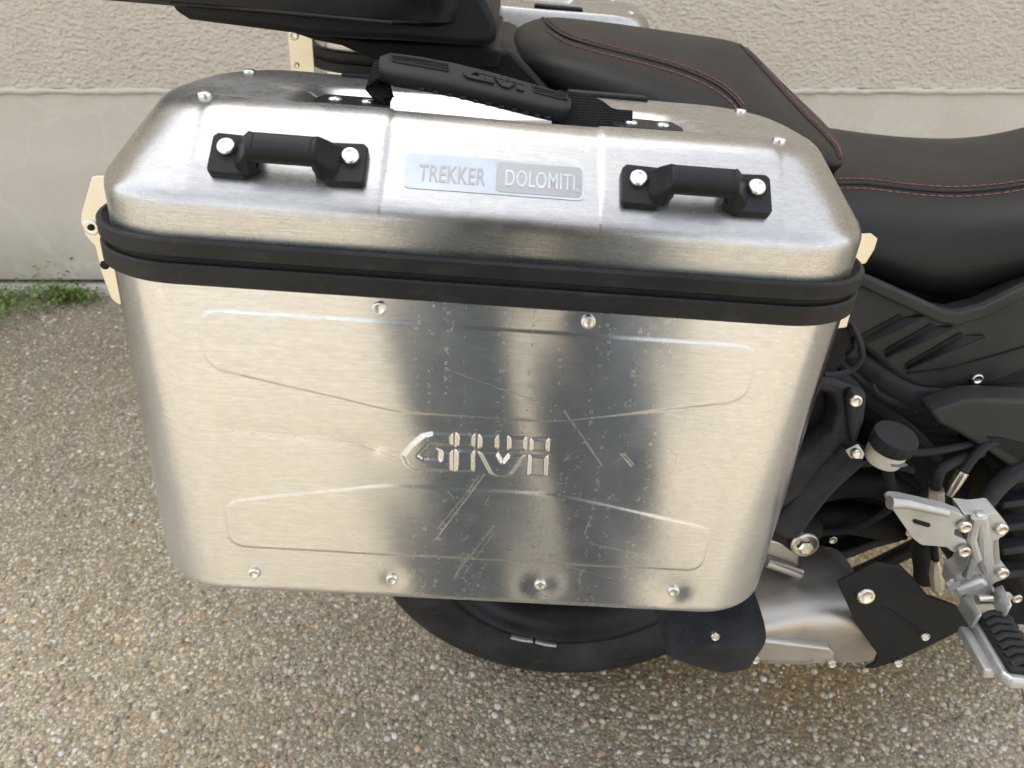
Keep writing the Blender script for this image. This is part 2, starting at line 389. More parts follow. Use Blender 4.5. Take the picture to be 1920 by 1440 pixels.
# pebbles standing proud of the worn concrete
ico = bmesh.new(); bmesh.ops.create_icosphere(ico, subdivisions=1, radius=1)
iv = np.array([v.co[:] for v in ico.verts]); ifc = np.array([[v.index for v in f.verts] for f in ico.faces]); ico.free()
NP = 24000
yy = .55 + 1.62 * RNG.random(NP) ** 1.35; xx = (RNG.random(NP) - .5) * 2 * (.62 + .72 * yy)
rr_ = .0021 + .0050 * RNG.random(NP) ** 2.6; an = RNG.random(NP) * math.pi * 2; sq = .55 + .45 * RNG.random(NP)
V = np.repeat(iv[None], NP, 0) * (1 + .25 * (RNG.random((NP, len(iv), 1)) - .5))
V = V * np.stack([rr_, rr_ * sq, rr_ * .60], 1)[:, None, :]
ca, sa = np.cos(an)[:, None], np.sin(an)[:, None]
Xr = V[..., 0] * ca - V[..., 1] * sa; Yr = V[..., 0] * sa + V[..., 1] * ca
V = np.stack([Xr + xx[:, None], Yr + yy[:, None], V[..., 2] + (rr_ * .10)[:, None]], -1)
Fc = (ifc[None] + (np.arange(NP) * len(iv))[:, None, None]).reshape(-1, 3)
me = bpy.data.meshes.new('pebbles'); me.from_pydata(V.reshape(-1, 3).tolist(), [], Fc.tolist()); me.materials.append(M['pebble']); finish(me, 180)
pb = link('pebbles', me); pb['kind'] = 'stuff'; tag(pb, 'small mixed pebbles set in the concrete yard', 'pebbles')

WJ = at(960, 168, WALL_Y).z     # joint between stucco and plinth
wall = thing('wall', 'pale stuccoed building wall with smoother plinth behind the motorcycle', 'wall', (0, WALL_Y, 0))
x0, x1 = -9, 9
MB().box((0, WALL_Y + .15, (WJ + .004 + 4.3) / 2), (x1 - x0, .30, 4.3 - WJ - .004)).build('stucco_panel', M['stucco'], wall)
MB().box((0, WALL_Y + .152, (.040 + WJ - .010) / 2), (x1 - x0, .30, WJ - .010 - .040)).build('plinth', M['plinth'], wall, bevel=.004)
jm = MB(); n_ = 260   # uneven mortar joint
top_, bot_ = [], []
for i in range(n_ + 1):
    x = -3 + 6 * i / n_; top_.append((x, WALL_Y + .0005 - .001 * random.random(), WJ + .003 + random.uniform(-.002, .003))); bot_.append((x, WALL_Y - .001, WJ - .012 + random.uniform(-.003, .003)))
jm.add(top_ + bot_, [(i, i + 1, n_ + 2 + i, n_ + 1 + i) for i in range(n_)]); jm.build('mortar_joint', M['mortar'], wall, solid=.006)
fm = MB(); n_ = 120; a_, b_, c_ = [], [], []
for i in range(n_ + 1):
    x = -3 + 6 * i / n_; dy = random.uniform(-.005, .005)
    a_.append((x, WALL_Y + .02, .024)); b_.append((x, WALL_Y - .030 + dy, .021 + random.uniform(-.002, .002))); c_.append((x, WALL_Y - .036 + dy, -.01))
fm.add(a_ + b_ + c_, [(i, i + 1, n_ + 2 + i, n_ + 1 + i) for i in range(n_)] + [(n_ + 1 + i, n_ + 2 + i, 2 * n_ + 3 + i, 2 * n_ + 2 + i) for i in range(n_)])
fm.build('footing_strip', M['mortar'], wall)

# weeds along the foot of the wall
lv, lf = [], []
def leaf(p, s, d):
    u = Vector((d[0], d[1], d[2])).normalized(); sd = u.cross(Vector((random.uniform(-.4, .4), random.uniform(-.4, .4), 1))).normalized(); o = len(lv)
    mid = p + u * s * .55 + Vector((0, 0, s * .12))
    lv.extend([tuple(p), tuple(mid + sd * s * .30), tuple(p + u * s), tuple(mid - sd * s * .30)]); lf.append((o, o + 1, o + 2, o + 3))
def clump(x, y, h, n, s):
    for _ in range(n):
        a = random.uniform(0, 6.28); e = random.uniform(.05, 1.1)
        p = Vector((x + random.gauss(0, .030), y + random.gauss(0, .020), random.uniform(0, h)))
        leaf(p, random.uniform(.5, 1.2) * s, (math.cos(a), math.sin(a), math.sin(e)))
for i in range(170):
    t = random.random() ** 1.15
    x = -2.4 + 1.05 * t + random.gauss(0, .02); dens = 1 if x < -1.46 else max(.12, 1 - (x + 1.46) / .18)
    y = WALL_Y - .05 - random.random() ** 1.4 * (.26 if x < -1.5 else .13) * dens
    clump(x, y, .034 * dens + .010, int(36 * dens), .016)
for x, h in ((-1.56, .10), (-1.47, .13)): clump(x, WALL_Y - .02, h, 26, .018)
me = bpy.data.meshes.new('weeds'); me.from_pydata(lv, [], lf); me.materials.append(M['leaf']); finish(me, 180)
wd = link('weeds', me); wd['kind'] = 'stuff'; tag(wd, 'bright green weeds and moss at the foot of the wall', 'weeds')

# ================================================================== PANNIER CASE
def smooth(a, b, x):
    t = np.clip((x - a) / (b - a), 0, 1); return t * t * (3 - 2 * t)
def sd_poly(P, X, Z):
    """signed distance to a polygon, positive inside"""
    P = np.array(P); d = np.full(X.shape, 1e9); ins = np.zeros(X.shape, bool); n = len(P)
    for i in range(n):
        a, b = P[i], P[(i + 1) % n]; ex, ez = b - a; wx, wz = X - a[0], Z - a[1]
        t = np.clip((wx * ex + wz * ez) / (ex * ex + ez * ez), 0, 1); d = np.minimum(d, (wx - ex * t) ** 2 + (wz - ez * t) ** 2)
        c = ((a[1] <= Z) & (b[1] > Z)) | ((b[1] <= Z) & (a[1] > Z))
        with np.errstate(divide='ignore', invalid='ignore'): xi = a[0] + (Z - a[1]) * (b[0] - a[0]) / (b[1] - a[1])
        ins ^= c & (X < xi)
    return np.sqrt(d) * np.where(ins, 1, -1)
def round_poly(P, r, k=6):
    out = []; n = len(P)
    for i in range(n):
        a, b, c = Vector(P[i - 1]), Vector(P[i]), Vector(P[(i + 1) % n]); u, v = (a - b).normalized(), (c - b).normalized()
        q = min(r, (a - b).length * .45, (c - b).length * .45)
        for j in range(k + 1):
            t = j / k; out.append(tuple((b + u * q) * (1 - t) ** 2 + b * 2 * t * (1 - t) + (b + v * q) * t * t))
    return out
TOPP = round_poly([(-.168, .0425), (.168, .0425), (.168, .0045), (.052, -.0195), (-.052, -.0195), (-.168, .0045)], .013)
BOTP = round_poly([(-.168, -.1375), (.168, -.1375), (.168, -.0985), (.058, -.0765), (-.058, -.0765), (-.168, -.0985)], .012)
def lg(pts):
    out = []
    for cx, cy in pts:
        p = loc(680 + cx / 3.4286, 740 + cy / 3.4286, 0); out.append((p.x, p.z))
    return out
G_OUT = lg([(250, 390), (300, 322), (385, 252), (450, 238), (580, 243), (580, 492), (330, 484), (280, 452)])
G_IN = lg([(440, 318), (600, 330), (600, 352), (478, 344), (497, 362), (492, 408), (392, 404), (368, 388)])
LETTERS = [lg(p) for p in ([(602, 244), (722, 247), (718, 337), (598, 334)], [(597, 352), (718, 355), (716, 494), (590, 492)],
           [(748, 254), (872, 257), (870, 347), (746, 343)], [(936, 262), (1054, 266), (1052, 355), (934, 351)],
           [(744, 364), (868, 368), (900, 424), (938, 376), (1046, 382), (960, 512), (925, 528), (870, 527), (820, 508)],
           [(1080, 274), (1198, 280), (1196, 363), (1078, 358)], [(1070, 382), (1190, 388), (1184, 522), (1062, 516)])]
def front_relief(X, Z):
    """outward height of the pressed front sheet at case x, z"""
    h = np.zeros(X.shape)
    for P in (TOPP, BOTP): h += .00060 * smooth(-.0007, .0010, sd_poly(P, X, Z))
    near = (np.abs(X) < .062) & (Z > -.075) & (Z < -.022)
    if near.any():
        x, z = X[near], Z[near]; k = np.minimum(sd_poly(G_OUT, x, z), -sd_poly(G_IN, x, z)); e = .0013 * smooth(-.0007, .0026, k)
        for L in LETTERS: e = np.maximum(e, .0014 * smooth(-.0007, .0023, sd_poly(L, x, z)))
        h[near] += e
    for (px, py, dep, sg) in ((1013, 1098, .0011, .013), (1263, 1110, .0012, .014), (735, 1086, .0006, .010), (477, 1074, .0002, .008), (1103, 603, .0003, .010)):
        p = loc(px, py, 0); h -= dep * np.exp(-((X - p.x) ** 2 + (Z - p.z) ** 2) / (2 * (sg * .62) ** 2))
    for (px, py, dep, sx, sz) in ((1450, 690, .0006, .010, .02), (700, 845, .0004, .034, .009), (1173, 865, .00016, .006, .006), (1490, 880, .0004, .01, .03), (560, 820, .00022, .05, .008)):
        p = loc(px, py, 0); h -= dep * np.exp(-((X - p.x) / sx) ** 2 / 2 - ((Z - p.z) / sz) ** 2 / 2)
    if np.abs(X).min() < .2 and -.075 < Z.flat[0] < -.02:   # long crease where something dragged along the sheet
        C = [loc(a, b, 0) for a, b in ((350, 792), (480, 811), (600, 820), (668, 832), (700, 841))]; d = np.full(X.shape, 1.0)
        for a, b in zip(C, C[1:]):
            ex, ez = b.x - a.x, b.z - a.z; t = np.clip(((X - a.x) * ex + (Z - a.z) * ez) / (ex * ex + ez * ez), 0, 1); d = np.minimum(d, np.hypot(X - a.x - ex * t, Z - a.z - ez * t))
        h -= .00045 * np.exp(-(d / .0048) ** 2) * smooth(-.200, -.11, X)
    h += .00028 * np.sin(X * 37 + 1.3) * np.cos(Z * 29 + .4) + .00016 * np.sin(X * 83 + Z * 41)
    return h
HW, DEP, RC = .2350, .232, .058      # half width, depth, plan corner radius
def dense(a, b, step): return list(np.linspace(a, b, max(2, int(round((b - a) / step)) + 1)))
def plan(hw, y0, y1, r, fx, side=14, k=14):
    """open list of plan points starting at the front right tangent, clockwise from above round the back; fx = front x samples (fractions -1..1)"""
    r = max(min(r, (y1 - y0) / 2 - 1e-4, hw - 1e-4), 1e-4); pts = []
    for t in fx: pts.append((t * (hw - r), y0))                                                  # front, left to right
    for j in range(1, k): a = -math.pi / 2 + math.pi / 2 * j / k; pts.append((hw - r + r * math.cos(a), y0 + r + r * math.sin(a)))
    for j in range(side + 1): pts.append((hw, y0 + r + (y1 - y0 - 2 * r) * j / side))
    for j in range(1, k): a = math.pi / 2 * j / k; pts.append((hw - r + r * math.cos(a), y1 - r + r * math.sin(a)))
    for j in range(41): pts.append(((1 - 2 * j / 40) * (hw - r), y1))
    for j in range(1, k): a = math.pi / 2 + math.pi / 2 * j / k; pts.append((-hw + r + r * math.cos(a), y1 - r + r * math.sin(a)))
    for j in range(side + 1): pts.append((-hw, y1 - r - (y1 - y0 - 2 * r) * j / side))
    for j in range(1, k): a = math.pi + math.pi / 2 * j / k; pts.append((-hw + r + r * math.cos(a), y0 + r + r * math.sin(a)))
    return pts
def np_mesh(name, rings, mat, close_last=True, close_first=False, sharp=60):
    A = np.array(rings); m_, n = A.shape[:2]; idx = np.arange(m_ * n).reshape(m_, n)
    q = np.stack([idx[:-1], np.roll(idx[:-1], -1, 1), np.roll(idx[1:], -1, 1), idx[1:]], -1).reshape(-1, 4).tolist()
    if close_last: q.append(idx[-1].tolist())
    if close_first: q.append(idx[0][::-1].tolist())
    me = bpy.data.meshes.new(name); me.from_pydata(A.reshape(-1, 3).tolist(), [], q)
    bm = bmesh.new(); bm.from_mesh(me); bmesh.ops.recalc_face_normals(bm, faces=bm.faces); bm.to_mesh(me); bm.free()
    me.materials.append(mat); finish(me, sharp); return me
def body_mesh():
    fxs = dense(-1, -.29, .0050) + dense(-.287, .287, .0026) + dense(.29, 1, .0050)
    zs = dense(-.174, -.139, .0016) + dense(-.138, -.067, .0010) + dense(-.0665, -.0285, .0005) + dense(-.028, -.0005, .0008) + dense(0, .066, .0012)
    P = np.array(plan(HW, 0, DEP, RC, fxs)); rings = []
    nf = len(fxs); Xf = P[:, 0]; fill = .009
    prof = [(-.183 + fill * (1 - math.sin(a)), fill * (1 - math.cos(a))) for a in (math.pi / 2 * j / 7 for j in range(7, -1, -1))]
    prof = [(z, i) for z, i in prof]
    for z, ins in prof[:-1]:      # bottom fillet
        q = np.array(plan(HW - ins, ins, DEP - ins, RC, fxs)); rings.append(np.c_[q, np.full(len(q), z)])
    for z in zs:
        q = P.copy(); h = front_relief(Xf[:nf], np.full(nf, z)); fade = smooth(HW - RC, HW - RC - .012, np.abs(Xf[:nf])); q[:nf, 1] -= h * fade
        rings.append(np.c_[q, np.full(len(q), z)])
    return np_mesh('body', rings, M['alu_body'], close_last=True, close_first=True, sharp=70)
def lid_mesh():
    fxs = dense(-1, -.93, .006) + dense(-.925, -.905, .002) + dense(-.90, -.36, .008) + dense(-.355, -.32, .002) + dense(-.315, .315, .009) + dense(.32, .355, .002) + dense(.36, .90, .008) + dense(.905, .925, .002) + dense(.93, 1, .006); rings = []
    # (z, inset): vertical skirt, tight break, 45 degree slope, rounded top, flat top
    prof = [(.070, .003), (.084, .003), (.092, .003), (.099, .003), (.1030, .0031), (.1056, .0036), (.1082, .0047), (.1105, .0064)]
    for i in range(1, 13): prof.append((.1105 + (.1450 - .1105) * i / 12, .0064 + (.0420 - .0064) * i / 12))
    prof += [(.1475, .0452), (.1497, .0497), (.1512, .0555), (.1520, .0625)]
    for i in range(1, 31): prof.append((.1520 + .0005 * i / 30, .0630 + (DEP / 2 - .0632) * i / 30))
    for z, ins in prof:
        e_ = min(1, (ins - .003) / .060); u_ = max(0, (ins - .063) / (DEP / 2 - .0632))
        yb = DEP - (.003 + .016 * e_ ** 1.3); y0 = ins; y1 = yb - u_ * (yb - .118); y0 = min(y0, .117) if u_ < 1 else .1165
        side = .003 + .036 * e_ + u_ * .050
        r = (.052 - .008 * e_) * (1 - u_) + .002
        q = np.array(plan(HW - side, y0, max(y1, y0 + .002), r, fxs, 14, 40))
        X, Y = q[:, 0], q[:, 1]; Z = np.full(len(q), z); on = smooth(.105, .122, Z)
        # raised pads between the pressed ribs, only on the front slope and top edge
        pad = (smooth(.0610, .0626, np.abs(X)) - smooth(.1672, .1690, np.abs(X))) * on * smooth(.075, .062, Y)
        Y -= .0009 * pad * (z < .150); Z += .0009 * pad
        # recess for the carrying strap
        rx = smooth(.130, .100, np.abs(X)); ry = smooth(.062, .076, Y) * smooth(.150, .128, Y)
        Z -= .015 * rx * ry * (Z > .13)
        Z += .0004 * np.sin(X * 31 + Y * 60) * on * (z > .12)
        rings.append(np.c_[X, Y, Z])
    return np_mesh('lid', rings, M['alu_lid'], close_last=True, sharp=75)
def band_mesh(z0, z1, lip):
    fxs = dense(-1, 1, .06); o = .0048
    prof = [(z0 + .0008, -.001), (z0, o - .0015), (z0 + .001, o), (z1 - .0012, o), (z1, o - .001), (z1 + .0003, o - .0028), (z1 - .001, -.0005 if not lip else .001), (z1 - .004, -.003)]
    rings = [np.c_[np.array(plan(HW + i, -i, DEP + i, RC + i, fxs, 8, 16)), np.full(len(plan(HW + i, -i, DEP + i, RC + i, fxs, 8, 16)), z)] for z, i in prof]
    return np_mesh('seal_band', rings, M['band'], close_last=False, sharp=35)
SN = Vector((0, -.695, .719)); ST = Vector((0, .719, .695)); S0 = Vector((0, 0, .1043))
def slope(x, s, o=0.0): return S0 + Vector((x, 0, 0)) + ST * (s + .0044) + SN * (o + .0008)
def handle_mesh():
    """tie-down handle: two bolted pads and a raised bar, centred on x = 0 on the lid slope"""
    m = MB()
    def P(x, s, o): return Vector((x, s - .026, o))          # local: x, s, outward
    for sg in (-1, 1):
        pad = [(sg * .0430, -.0105), (sg * .0415, -.0130), (sg * .0225, -.0135), (sg * .0150, -.0080), (sg * .0165, .0120), (sg * .0405, .0130), (sg * .0430, .0105)]
        pad = [(a, b + .026) for a, b in pad]
        m.prism([P(a, b, -.002) for a, b in pad], (0, 0, .0075))
        # wedge cheek rising to the bar
        ring = []
        for (x, s0, s1, o0, o1) in ((.0300, .0200, .0365, .003, .0052), (.0265, .0140, .0368, .003, .0080), (.0225, .0128, .0355, .003, .0140), (.0185, .0130, .0335, .005, .0200), (.0150, .0160, .0312, .0095, .0224)):
            ring.append([P(sg * x, s0, o0), P(sg * x, s1, o0), P(sg * x, s1 - .002, o1), P(sg * x, s0 + .004, o1)])
        m.loft(ring)
    bar = []
    for x in (-.0190, -.0165, -.008, 0, .008, .0165, .0190):
        bar.append([P(x, .0238 + .0076 * math.copysign(abs(math.cos(a)) ** .6, math.cos(a)), .0158 + .0058 * math.copysign(abs(math.sin(a)) ** .6, math.sin(a))) for a in (2 * math.pi * j / 20 for j in range(20))])
    m.loft(bar)
    return m.mesh('tie_handle', M['black'], 35)
def text_mesh(s, size, sx, mat, name, ext=.0002):
    cu = bpy.data.curves.new(name, 'FONT'); cu.body = s; cu.size = size; cu.align_x = 'CENTER'; cu.align_y = 'CENTER'; cu.extrude = ext; cu.offset = size * .008
    cu.space_character = 1.06; o = bpy.data.objects.new(name, cu); COL.objects.link(o); dg = bpy.context.evaluated_depsgraph_get(); dg.update()
    me = bpy.data.meshes.new_from_object(o.evaluated_get(dg)); me.name = name
    bpy.data.objects.remove(o); me.transform(Matrix.Diagonal((sx, 1, 1, 1))); me.materials.clear(); me.materials.append(mat); return me
ME = {}
ME['body'], ME['lid'] = body_mesh(), lid_mesh()
ME['b1'], ME['b2'] = band_mesh(.0585, .0711, False), band_mesh(.0747, .0850, True)
_g = lambda i: np.array(plan(HW + i, -i, DEP + i, RC + i, dense(-1, 1, .06), 8, 16))
ME['gk'] = np_mesh('gasket', [np.c_[_g(i), np.full(len(_g(i)), z)] for z, i in ((.064, .0), (.066, .0016), (.080, .0016), (.082, .0))], M['dark'], False)
ME['handle'] = handle_mesh()
ME['rivet'] = rivet_mesh('rivet', .0043, .0022, M['rivet']); ME['bolt'] = rivet_mesh('bolt', .0052, .0030, M['rivet'])
def ear(sgn, outline, holes, y=.072, th=.002):
    """bracket plate standing out from the flank"""
    m = MB(); pts = []
    for px, py in outline: p = loc(px, py, y); pts.append(Vector((p.x, y, p.z)))
    m.prism(pts, (0, th, 0)); return m
EAR_L = [(172, 332), (182, 330), (215, 330), (262, 560), (222, 572), (208, 560), (190, 512), (178, 462), (160, 442), (151, 418), (152, 400)]
EAR_R1 = [(1600, 440), (1634, 438), (1646, 448), (1640, 468), (1624, 494), (1580, 505)]
EAR_R2 = [(1570, 575), (1602, 562), (1588, 614), (1560, 618)]
def slope_mat(x, s, o): return Matrix(((1, 0, 0, 0), (0, ST.y, SN.y, 0), (0, ST.z, SN.z, 0), (0, 0, 0, 1))).copy() if False else \
    Matrix.Translation(slope(x, s, o)) @ Matrix(((1, 0, 0, 0), (0, ST.y, SN.y, 0), (0, ST.z, SN.z, 0), (0, 0, 0, 1)))
def make_case(label, near):
    t = thing('pannier_case', label, 'luggage case', world=False, group='aluminium side cases')
    bd = link('body', ME['body'], t); ld = link('lid', ME['lid'], t)
    link('seal_band', ME['b1'], t); link('seal_band', ME['b2'], t); link('gasket', ME['gk'], t)
    for sx in (-1, 1):
        for (x, y) in ((.173, .064), (.184, .186)): put('rivet', ME['rivet'], (sx * x, y, .1518), (0, 0, 1), ld)
    if near:
        for px, py in ((712, 577), (1103, 603), (477, 1074), (735, 1086), (1013, 1098), (1263, 1110)):
            p = loc(px, py, 0); h = float(front_relief(np.array([p.x]), np.array([p.z]))[0]); put('rivet', ME['rivet'], (p.x, -h, p.z), (0, -1, 0), bd)
        for cx in (-.1140, .1160):
            h = link('tie_handle', ME['handle'], t, .0018); h.matrix_local = slope_mat(cx, .026, 0)
            for sg in (-1, 1): put('bolt', ME['bolt'], (sg * .0340, .003, .0054), (0, 0, 1), h)
    e = ear(-1, EAR_L, ()).build('bracket_plate', M['plate'], t, bevel=.0006)
    for px, py, r in ((170, 427, .0052), (195, 498, .0030)):
        p = loc(px, py, .071)
        put('screw' if r > .004 else 'hole_shade_disc', rivet_mesh('screw', r, .0012, M['screw' if r > .004 else 'dark'], r > .004), (p.x, .0722, p.z), (0, -1, 0), e)
    p = loc(170, 427, .071); put('hole_shade_disc', rivet_mesh('hole_shade_disc', .0020, .0006, M['dark'], False), (p.x, .0708, p.z), (0, -1, 0), e)  # dark discs stand in for the shade inside the plate's holes
    ear(1, EAR_R1, ()).build('bracket_plate', M['plate'], t, bevel=.0006); ear(1, EAR_R2, ()).build('bracket_plate', M['plate'], t, bevel=.0006)
    if not near:
        fe = MB().prism([(x, .222, z) for x, z in ((.225, .118), (.246, .118), (.256, .100), (.256, -.02), (.240, -.06), (.225, -.06))], (0, .002, 0)).build('bracket_plate', M['plate'], t, bevel=.0006)
        for z, r in ((.098, .0060), (.062, .0036)): put('screw', rivet_mesh('screw', r, .0022, M['screw']), (.2480, .2242, z), (0, 1, 0), fe)
    # flat hinge plates at the back of the lid
    for x in (-.088, .084):
        MB().box((x, .205, .1525), (.062, .016, .006)).build('hinge_plate', M['black'], t, bevel=.0015)
    return t
case = make_case('dented brushed aluminium side case with black bands nearest the camera', True)
case.matrix_world = POSE
# ---- badge
bd = MB(); x0, x1, s0, s1 = -.0502, .0522, .0162, .0392
def rrect(x0, x1, s0, s1, r): return round_poly([(x0, s0), (x1, s0), (x1, s1), (x0, s1)], r)
badge = MB().prism([slope(a, b, -.0007) for a, b in rrect(x0, x1, s0, s1, .004)], SN * .0003).build('badge', M['decal'], case)
MB().prism([slope(a, b, -.0005) for a, b in rrect(.0018, .0507, .0179, .0376, .003)], SN * .0003).build('badge_field', M['decal_grey'], badge)
def fit_text(st, wd, ht, mat, ext):
    me = text_mesh(st, .014, 1, mat, 'badge_lettering', ext); c = np.array([v.co[:] for v in me.vertices]); lo, hi = c.min(0), c.max(0)
    me.transform(Matrix.Diagonal((wd / (hi[0] - lo[0]), ht / (hi[1] - lo[1]), 1, 1)) @ Matrix.Translation((-(lo[0] + hi[0]) / 2, -(lo[1] + hi[1]) / 2, 0))); return me
tm = link('badge_lettering', fit_text('TREKKER', .0376, .0110, M['decal_grey'], .00012), badge); tm.matrix_local = slope_mat(-.0232, .0266, -.00030)
tm = link('badge_lettering', fit_text('DOLOMITI', .0396, .0108, M['decal'], .00012), badge); tm.matrix_local = slope_mat(.0268, .0274, -.00010)
tm = link('registered_mark', text_mesh('®', .0036, 1, M['decal'], 'registered_mark', .0001), badge); tm.matrix_local = slope_mat(.0487, .0222, -.00010)
# ---- carrying strap: a rubber grip on webbing, riveted at both ends
def lp(px, py, y): p = loc(px, py, y); return Vector((p.x, y, p.z))
gt = [(716, 108), (735, 109), (790, 116), (850, 127), (905, 140), (960, 156), (1010, 171), (1052, 184), (1068, 190)]
gb = [(712, 152), (735, 158), (790, 167), (850, 179), (905, 192), (960, 205), (1010, 217), (1052, 225), (1066, 222)]
ring = []
for i, (a, b) in enumerate(zip(gt, gb)):
    A, B = lp(*a, .112), lp(b[0], b[1] - 5, .092); u = (A - B); L = u.length; u.normalize(); nrm = Vector((0, -1, 0)) - u * Vector((0, -1, 0)).dot(u); nrm.normalize(); c = (A + B) / 2; e = .72 if i in (0, 8) else 1
    ring.append([c + u * (L / 2 * math.copysign(abs(math.cos(q)) ** .45, math.cos(q))) * e + nrm * (.0060 * math.copysign(abs(math.sin(q)) ** .5, math.sin(q))) * e for q in (2 * math.pi * j / 24 for j in range(24))])
grip = MB().loft(ring).build('strap_grip', M['rubber'], case, sharp=50)
def on_grip(u, v, o=.0062):
    """point on the grip's camera side: u 0..1 along, v -1..1 across"""
    f = u * 8; i = min(7, int(f)); k = f - i
    def cv(i):
        a, b = gt[i], gb[i]; A, B = lp(*a, .112), lp(b[0], b[1] - 5, .092); return A, B
    A0, B0 = cv(i); A1, B1 = cv(i + 1); A, B = A0.lerp(A1, k), B0.lerp(B1, k); un = (A - B).normalized()
    nrm = Vector((0, -1, 0)) - un * Vector((0, -1, 0)).dot(un); nrm.normalize(); return (A + B) / 2 + un * ((A - B).length / 2 * v) + nrm * o, nrm
for u0, u1 in ((.13, .36), (.72, .93)):
    pts = [on_grip(u0 + (u1 - u0) * t, v, .0054)[0] for t, v in ((0, .52), (.33, .52), (.66, .52), (1, .5), (1.0, 0.0), (.66, -.02), (.33, .0), (.03, .05))]
    MB().prism(pts, on_grip(.5, 0)[1] * .0010).build('mesh_window', M['web'], grip)
    edge = pts + [pts[0]]; rim_ = [q + on_grip(.5, 0)[1] * .0008 for q in edge]
    MB().tube(rim_, .0009, 6).build('window_rim', M['rubber'], grip)
lx0, lx1 = min(x for P in LETTERS + [G_OUT] for x, z in P), max(x for P in LETTERS + [G_OUT] for x, z in P)
lz0, lz1 = min(z for P in LETTERS + [G_OUT] for x, z in P), max(z for P in LETTERS + [G_OUT] for x, z in P)
gl = MB()
for P in [[(x, z) for x, z in G_OUT[:5]] + [((x), z) for x, z in G_IN[1:2]] + [G_IN[0], G_IN[7]] + [G_IN[6], G_IN[5], G_IN[4], G_IN[3], G_IN[2]] + G_OUT[5:]] + LETTERS:
    pts = [on_grip(.42 + .26 * (x - lx0) / (lx1 - lx0), -.30 + .84 * (z - lz0) / (lz1 - lz0), .0052)[0] for x, z in P]
    gl.prism(pts, on_grip(.5, 0)[1] * .0022)
gl.build('grip_lettering', M['rubber'], grip)
for k in range(11):
    q, nrm = on_grip(.25 + .055 * k, -1.0, -.002); MB().box(q, (.0035, .006, .0022)).build('grip_rib', M['rubber'], grip, bevel=.0006)
def ribbon(pts, wdt, name, th=.0022):
    m = MB(); rings = []
    for i, p in enumerate(pts):
        d = (pts[min(i + 1, len(pts) - 1)] - pts[max(i - 1, 0)]).normalized(); sd = Vector((0, .62, .78)); sd = (sd - d * sd.dot(d)).normalized(); n = d.cross(sd)
        rings.append([p + sd * wdt / 2 + n * th / 2, p - sd * wdt / 2 + n * th / 2, p - sd * wdt / 2 - n * th / 2, p + sd * wdt / 2 - n * th / 2])
    return m.loft(rings).build(name, M['web'], case, sub=0, bevel=.0005)
ribbon([lp(730, 128, .103), lp(712, 132, .102), lp(702, 145, .101), lp(703, 160, .100), lp(716, 172, .098), lp(725, 184, .097), lp(722, 196, .097), lp(700, 197, .098)], .015, 'webbing')
ribbon([lp(1040, 200, .103), lp(1070, 206, .102), lp(1095, 209, .101), lp(1115, 217, .100), lp(1132, 230, .099), lp(1150, 237, .098), lp(1185, 240, .098)], .024, 'webbing')
for pts, dots in (([(583, 182), (600, 176), (722, 182), (735, 200), (590, 196)], [(630, 183), (680, 186)]), ([(1143, 219), (1262, 226), (1282, 248), (1150, 242)], [(1180, 226), (1228, 229)])):
    A = [lp(*p, .100) for p in pts]
    xa, xb = min(p.x for p in A), max(p.x for p in A); za = .1478
    top = [(xa + .004, .083), (xb - .004, .083), (xb - .001, .100), (xb - .004, .122), (xa + .004, .122), (xa + .001, .100)]
    an_ = MB().prism([(x, y, za - .009) for x, y in top], (0, 0, .0115)).build('strap_anchor', M['black'], case, bevel=.002)
    for j in (-1, 1): put('anchor_rivet', ME['rivet'], ((xa + xb) / 2 + j * .0105, .100, za + .0018), (0, 0, 1), an_)
# ---- the other side case, across the bike
far = make_case('brushed aluminium side case on the far side behind the seat', False)
far.matrix_world = Matrix.Translation((-.040, 1.265, .811)) @ Matrix.Rotation(R(2), 4, 'X') @ Matrix.Rotation(R(4.44), 4, 'Y') @ Matrix.Rotation(math.pi, 4, 'Z')

# ================================================================== MOTORCYCLE
BY = .85
bike = thing('motorcycle', 'black motorcycle with red stitched seat, silver footpeg and two aluminium side cases', 'motorcycle', (.1, .80, 0))
bolt_s = rivet_mesh('bolt', .0062, .0042, M['screw']); bolt_b = rivet_mesh('bolt', .0095, .0050, M['screw']); bolt_c = rivet_mesh('bolt', .0050, .0050, M['screw'])
def W(pts, Y=None): return [at(p[0], p[1], p[2] if len(p) > 2 else Y) for p in pts]
def plate(name, pts, Y, th, mat, parent=bike, bevel=.003, rnd=0):
    if rnd:
        n = len(pts); Z = [p[2] if len(p) > 2 else Y for p in pts]
        q = round_poly([(p[0], p[1]) for p in pts], rnd, 4); P = [at(a, b, Y) for a, b in q]
    else: P = W(pts, Y)
    return MB().prism(P, (0, th, 0)).build(name, mat, parent, bevel=bevel)
